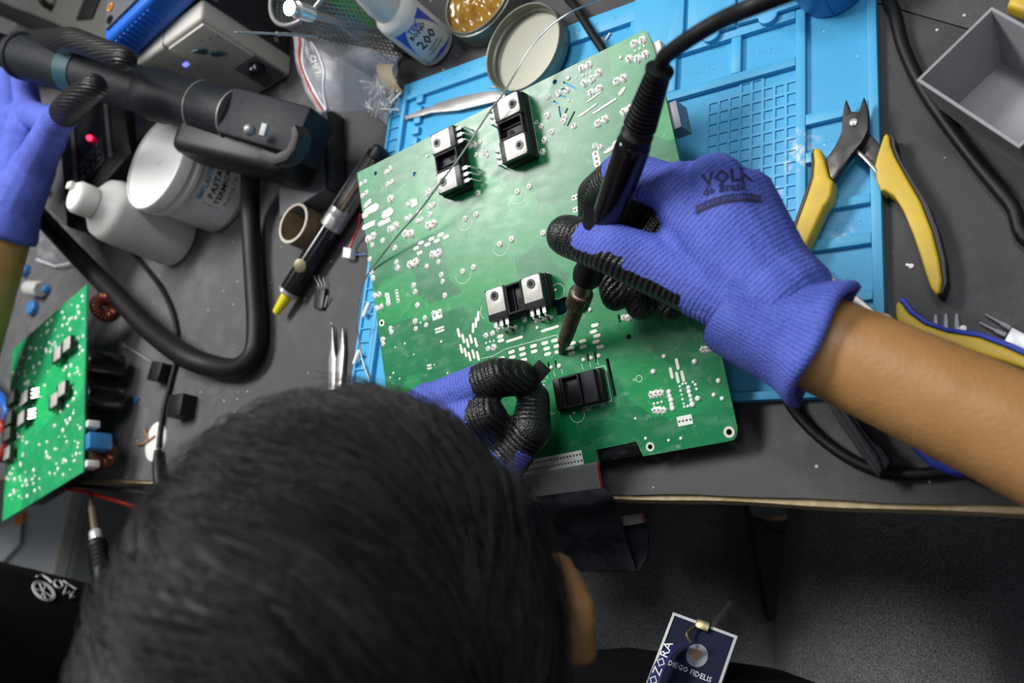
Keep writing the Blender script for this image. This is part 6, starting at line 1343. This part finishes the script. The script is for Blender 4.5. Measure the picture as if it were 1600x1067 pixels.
# ================================================================ second circuit board at the left
bTL, bBL, bBR = Vector((-1.030, 0.188, 0.045)), Vector((-0.973, -0.004, 0.035)), Vector((-0.797, 0.048, 0.049))
bn = (bBR - bBL).cross(bTL - bBL).normalized(); BM = frame(bBL, bBR - bBL, bn); BW, BH = (bBR - bBL).length, (bTL - bBL).length
p2b = thing('circuit_board', 'smaller green circuit board resting on its components at the left', 'circuit board', mtx=BM)
part('board', prism([(0, 0), (BW, 0), (BW, BH), (0, BH)], -0.0016, 0, 0.0), K['pcb2'], p2b)
rr = random.Random(11)
for k in range(230):
    x, y = rr.uniform(0.006, BW - 0.006), rr.uniform(0.006, BH - 0.006)
    if 0.055 < x < 0.13 and 0.05 < y < 0.15 and rr.random() < 0.8: continue
    link('solder_joint', ME[rr.choice(['mid', 'flower_s', 'flower_s', 'dot', 'mid'])], p2b, Matrix.Translation((x, y, 0)) @ Matrix.Rotation(rr.random() * 6, 4, 'Z') @ Matrix.Scale(rr.uniform(0.9, 1.4), 4))
def bl2(x, y):
    d = RC.T @ np.array([x - 800, y - 533.5, FPX]); C = np.array([0, 0, CAMZ]); n_ = np.array(bn); p = C + d * (((np.array(bBL) - C) @ n_) / (d @ n_)); v = BM.inverted() @ Vector(p); return v.x, v.y
def small_tr(q, ang, n=3):
    x, y = bl2(*q); T = Matrix.Translation((x, y, 0.0035)) @ Matrix.Rotation(ang, 4, 'Z')
    b = part('transistor', mv(bbox_(0.0150, 0.0205, 0.0046, 0.0004), 0, 0, 0.0023), K['epoxy'], p2b); b.matrix_local = T; MTX[b.name] = BM @ T
    part('thermal_face', mv(bbox_(0.0136, 0.0150, 0.0008, 0.0002), 0, 0.0022, 0.0048), K['tab'], b)
    for k in range(3): part('lead', tube([((k - 1) * 0.0045, -0.010, 0.002), ((k - 1) * 0.0045, -0.017, -0.0025)], 0.0010, 6), K['chrome'], b)
for q, a in (((116, 541), -1.6), ((101, 556), -1.6), ((108, 611), -1.6), ((96, 628), -1.6), ((28, 624), -1.6), ((52, 622), 1.6), ((24, 656), -1.6), ((47, 654), 1.6), ((22, 680), -1.6), ((22, 710), -1.6)): small_tr(q, a)
# parts on its underside, standing on the bench
K['copper'] = mat('enamelled copper', (0.22, 0.05, 0.03), 0.35, 0.5); K['cap_blue'] = mat('blue capacitor', (0.04, 0.20, 0.48), 0.4)
def bdn(q, off=0.0): 
    x, y = bl2(*q); return x, y
def toroid(x, y, z, R_, r): return join(*[tube([(x, y + (R_ + r * math.cos(t)) * math.cos(a), z + (R_ + r * math.cos(t)) * math.sin(a)) if False else (x + r * math.sin(t), y + (R_ + r * math.cos(t)) * math.cos(a), z + (R_ + r * math.cos(t)) * math.sin(a)) for t in np.linspace(0, 2 * math.pi, 9)], 0.0008, 5, False) for a in np.linspace(0, 2 * math.pi, 26)[:-1]])
part('inductor', toroid(BW - 0.002, BH - 0.022, -0.020, 0.010, 0.006), K['copper'], p2b); part('inductor', toroid(BW - 0.006, 0.022, -0.020, 0.010, 0.006), K['copper'], p2b)
part('inductor_core', xf(torus(0.010, 0.0050, 0, 32), Matrix.Translation((BW - 0.002, BH - 0.022, -0.020)) @ Matrix.Rotation(math.pi / 2, 4, 'Y')), K['black_plastic'], p2b); part('inductor_core', xf(torus(0.010, 0.0050, 0, 32), Matrix.Translation((BW - 0.006, 0.022, -0.020)) @ Matrix.Rotation(math.pi / 2, 4, 'Y')), mat('green core', (0.03, 0.14, 0.05), 0.4), p2b)
for y in (BH * 0.40, BH * 0.58): part('capacitor', xf(lathe([(0.0135, 0.0), (0.0145, 0.001), (0.0145, 0.0365), (0.0135, 0.0375)], 28), Matrix.Translation((BW - 0.010, y, -0.0395))), K['gloss_black'], p2b)
part('capacitor', mv(bbox_(0.018, 0.016, 0.022, 0.001), BW - 0.001, 0.030, -0.0130), K['cap_blue'], p2b)
for y in (0.008, 0.048): part('standoff', mv(bbox_(0.012, 0.007, 0.012, 0.001), BW - 0.002, y, -0.0080), K['white_plastic'], p2b)
for x, y in ((0.02, 0.10), (0.05, 0.16), (0.09, 0.14), (0.06, 0.09)): part('capacitor', xf(lathe([(0.011, 0.0), (0.011, 0.030)], 20), Matrix.Translation((x, y, -0.0320))), K['black_plastic'], p2b)
part('heat_sink', mv(bbox_(0.090, 0.016, 0.026, 0.001), 0.075, 0.018, -0.0150), K['black_plastic'], p2b)
# ================================================================ small things on the left of the bench
cable('thin_lead', 'thin black lead with a barrel plug hanging over the bench edge', [up(198, 384, 0.003), up(225, 415, 0.003), up(255, 455, 0.003), up(273, 500, 0.003), up(277, 550, 0.003), up(266, 600, 0.003), up(254, 650, 0.003), up(248, 700, 0.0045)], 0.0026)
bp_ = thing('barrel_plug', 'black barrel plug lying across the bench edge at the thin lead', 'plug', up(249, 735, 0.004))
part('sleeve', tube([up(247, 704, 0.0050), up(247, 722, 0.0055), up(249, 745, 0.0060), up(252, 766, 0.0045)], [0.0036, 0.0052, 0.0062, 0.0058], 16), K['rubber_black'], bp_, True); part('tip', tube([up(252, 764, 0.0045), up(254, 778, 0.0030)], 0.0032, 14), K['black_plastic'], bp_, True)
def relay(q, s, rot, label, lead=None):
    c = up(*q, 0.0); T = thing('relay_cube', label, 'relay', mtx=Matrix.Translation((c.x, c.y, 0)) @ Matrix.Rotation(rot, 4, 'Z'))
    part('case', mv(bbox_(s, s * 0.95, s * 0.72, 0.0008), 0, 0, s * 0.36), K['black_plastic'], T); part('pale_end', mv(bbox_(0.0012, s * 0.9, s * 0.66, 0.0003), -s / 2 - 0.0004, 0, s * 0.36), K['heatsink'], T)
    for k in (-1, 1): part('pin', tube([(-s / 2, k * s * 0.3, s * 0.5), (-s / 2 - 0.005, k * s * 0.3, s * 0.5)], 0.0007, 6), K['chrome'], T)
relay((262, 585), 0.0205, -0.15, 'black relay cube beside the thin black lead'); relay((296, 638), 0.0225, 0.05, 'black relay cube nearest the hair')
solo('long_screw', 'long thin steel screw lying against the upper relay cube', 'screw', join(tube([up(196, 541, 0.003), up(242, 569, 0.004)], 0.0013, 8), tube([up(193, 539, 0.003), up(197, 542, 0.003)], [0.0026, 0.0024], 10)), K['steel'])
pp = up(244, 690, 0.0)
solo('paste_smear', 'oval white smear of paste under the thin black lead', 'paste', xf(lathe([(0.020, 0.0), (0.0195, 0.0012), (0.014, 0.0022), (0.0001, 0.0024)], 28, False), Matrix.Translation(pp) @ Matrix.Rotation(0.15, 4, 'Z') @ Matrix.Diagonal((0.85, 1.0, 1, 1))), K['white_plastic'])
for k, (a, b_, c_) in enumerate((((224, 668), (229, 678), (231, 690)), ((212, 694), (226, 693), (242, 681)))):
    solo('copper_wire', ('short upright copper strand beside the white paste smear', 'short bent copper strand lying on the white paste smear')[k], 'wire', tube([up(*a, 0.003), up(*b_, 0.0035), up(*c_, 0.0035)], 0.0009, 6), mat('bare copper', (0.55, 0.28, 0.16), 0.4, 0.6))
solo('blue_sleeve', 'tiny blue plastic sleeve on the bench right of the second board', 'sleeve', tube([up(211, 630, 0.0015), up(216, 621, 0.0015)], 0.0014, 8), K['blue_plastic'])
K['vial'] = mat('frosted vial plastic', (0.48, 0.50, 0.46), 0.35, sss=0.2)
va_, vb_ = up(64, 452, 0.010), up(20, 448, 0.010)
vl = thing('plastic_vial', 'frosted plastic vial lying beside the bare forearm', 'vial', mtx=along(va_, vb_)); part('vial_body', lathe([(0.0085, 0.0), (0.0100, 0.002), (0.0100, 0.034), (0.007, 0.036)], 28), K['vial'], vl); part('neck', lathe([(0.0065, 0.035), (0.0065, 0.041)], 20), K['vial'], vl)
for q, r, lab in (((44, 424), 0.0085, 'small blue cap above the plastic vial'), ((78, 453), 0.0052, 'tiny bright blue cap right of the plastic vial'), ((56, 483), 0.0095, 'round blue cap below the plastic vial')):
    c = up(*q, 0.0); solo('blue_bottle_top', lab, 'bottle top', mv(lathe([(r, 0.0), (r, 0.007), (r * 0.85, 0.0085), (0.0001, 0.0088)], 24, False), c.x, c.y, 0.0), K['cap_blue'], group='loose blue caps')
# crumpled clear bag behind the hose
def crumple(u, v):
    a = up(70, 320, 0.012).lerp(up(135, 380, 0.010), u); b_ = up(55, 412, 0.004).lerp(up(112, 412, 0.004), u); p = a.lerp(b_, v)
    return p + Vector((0, 0, 1)) * (0.018 * math.sin(math.pi * u) * math.sin(math.pi * v) + 0.008 * noise.noise(Vector((u * 6, v * 6, 2))))
clb = thing('clear_bag', 'crumpled clear plastic bag partly behind the black hose', 'bag', up(92, 375, 0.0)); part('film', grid_sheet(crumple, 26, 26), K['film_clear'], clb, True, 35); part('seal_strip', tube([up(57, 405, 0.008), up(85, 416, 0.008), up(110, 411, 0.008)], 0.0012, 6), K['zip_white'], clb, True)
solo('clear_lid_cap', 'small cream cap lying at the squeeze bottle neck', 'cap', mv(bbox_(0.013, 0.012, 0.009, 0.003), *up(74, 304, 0.018)), K['white_plastic'])
# wires at the left board
cable('blue_wire_bundle', 'blue wire bundle left of the second board', [up(-30, 590, 0.02), up(0, 620, 0.02), up(12, 640, 0.018), up(8, 665, 0.015)], 0.006, K['blue_plastic'], cat='wire')
cable('red_wire_bundle', 'red wire left of the second board', [up(-20, 640, 0.022), up(2, 662, 0.022), up(10, 690, 0.012), up(0, 720, 0.008)], 0.004, K['red_wire'], cat='wire')
cable('red_lead', 'red lead sagging below the bench edge from the second board', [up(92, 762, 0.02), up(130, 768, 0.012), up(165, 778, 0.002), up(200, 788, -0.012), up(235, 800, -0.03), up(262, 806, -0.045)], 0.0021, K['red_wire'], cat='wire')
cable('black_lead_pair', 'black lead along the front of the bench below the second board', [up(95, 756, 0.018), up(140, 760, 0.012), up(190, 766, 0.006), up(235, 772, 0.0), up(275, 778, -0.012)], 0.0024, cat='wire')
# second iron resting off the bench front
kA, kB = up(140, 766, 0.012), up(152, 850, 0.022); kM = along(kA, kB); KL_ = (kB - kA).length
irn = thing('soldering_iron', 'second soldering iron with a bright barrel pointing up at the bench edge', 'soldering iron', mtx=kM)
part('tip', lathe([(0.0004, 0.0), (0.0016, 0.010), (0.0028, KL_ * 0.35), (0.0030, KL_ * 0.36)], 18), K['nut_steel'], irn); part('barrel', lathe([(0.0036, KL_ * 0.34), (0.0040, KL_ * 0.80)], 20), mat('bright brass barrel', (0.62, 0.55, 0.38), 0.25, 0.9), irn)
part('nut', lathe([(0.0045, KL_ * 0.78), (0.0062, KL_ * 0.80), (0.0062, KL_ * 0.92), (0.0045, KL_ * 0.95)], 20), K['chrome'], irn)
part('handle', lathe([(0.0050, KL_ * 0.94), (0.0090, KL_)] + [p for k in range(6) for p in ((0.0092, KL_ + 0.004 + k * 0.006), (0.0080, KL_ + 0.006 + k * 0.006))] + [(0.0090, KL_ + 0.05), (0.0080, KL_ + 0.09)], 24), K['rubber_black'], irn)
# ================================================================ under the bench and stools
K['cabinet_white'] = mat('light grey cabinet', (0.44, 0.46, 0.47), 0.5); K['cabinet_dark'] = mat('dark grey cabinet', (0.085, 0.095, 0.095), 0.5)
ZC = -0.40; c1 = up(108, 800, ZC)
cb1 = thing('white_cabinet', 'light grey low cabinet under the bench at the left', 'cabinet', (c1.x - 0.20, -0.05, FLOOR_Z))
part('carcass', box(c1.x - 0.42, c1.x, -0.42, 0.10, FLOOR_Z, ZC), K['cabinet_white'], cb1, True); part('top_edge', box(c1.x - 0.006, c1.x + 0.002, -0.42, 0.10, ZC - 0.02, ZC + 0.004), K['beige'], cb1, True)
c2 = up(125, 800, ZC); c3 = up(212, 800, ZC)
cb2 = thing('dark_cabinet', 'dark grey low cabinet right of the light grey one under the bench', 'cabinet', ((c2.x + c3.x) / 2, -0.05, FLOOR_Z))
part('carcass', box(c2.x, c3.x, -0.42, 0.32, FLOOR_Z, ZC - 0.01), K['cabinet_dark'], cb2, True); part('side_strip', box(c3.x + 0.012, c3.x + 0.028, -0.42, 0.30, FLOOR_Z, ZC), K['cabinet_white'], cb2, True)
ob = up(36, 812, ZC)
solo('orange_packet', 'small orange packet on the light grey cabinet', 'packet', xf(bbox_(0.030, 0.022, 0.010, 0.002), Matrix.Translation((ob.x, ob.y, ZC + 0.0055)) @ Matrix.Rotation(0.4, 4, 'Z')), K['orange'])
pr_ = up(22, 848, ZC); solo('paper_sheet', 'loose white paper sheet on the light grey cabinet', 'paper', xf(grid_sheet(lambda u, v: ((u - 0.5) * 0.10, (v - 0.5) * 0.07, 0.004 + 0.010 * math.sin(u * 5) * v), 10, 8), Matrix.Translation((pr_.x, pr_.y, ZC + 0.012)) @ Matrix.Rotation(0.6, 4, 'Z')), K['label_pale'])
def stool(x, y, lab):
    T = thing('work_stool', lab, 'stool', (x, y, FLOOR_Z)); z = 0.40
    part('seat', mv(lathe([(0.0001, 0.0), (0.155, 0.0), (0.165, 0.010), (0.165, 0.034), (0.150, 0.044), (0.0001, 0.046)], 40, False), 0, 0, z - 0.046 - 0.04), K['rubber_black'], T)
    part('column', lathe([(0.025, 0.06), (0.025, z - 0.085)], 20), K['steel'], T)
    for k in range(5):
        a = 2 * math.pi * k / 5; part('foot', tube([(0, 0, 0.07), (0.22 * math.cos(a), 0.22 * math.sin(a), 0.035)], [0.02, 0.014], 10), K['black_plastic'], T); part('caster', mv(sphere((0, 0, 0), 0.025, 14, 8), 0.22 * math.cos(a), 0.22 * math.sin(a), 0.025), K['black_plastic'], T)
stool(-0.235, -0.30, 'black stool under the person at the large board'); stool(-0.92, -0.27, 'black stool under the second person at the left')
bpy.context.view_layer.update()
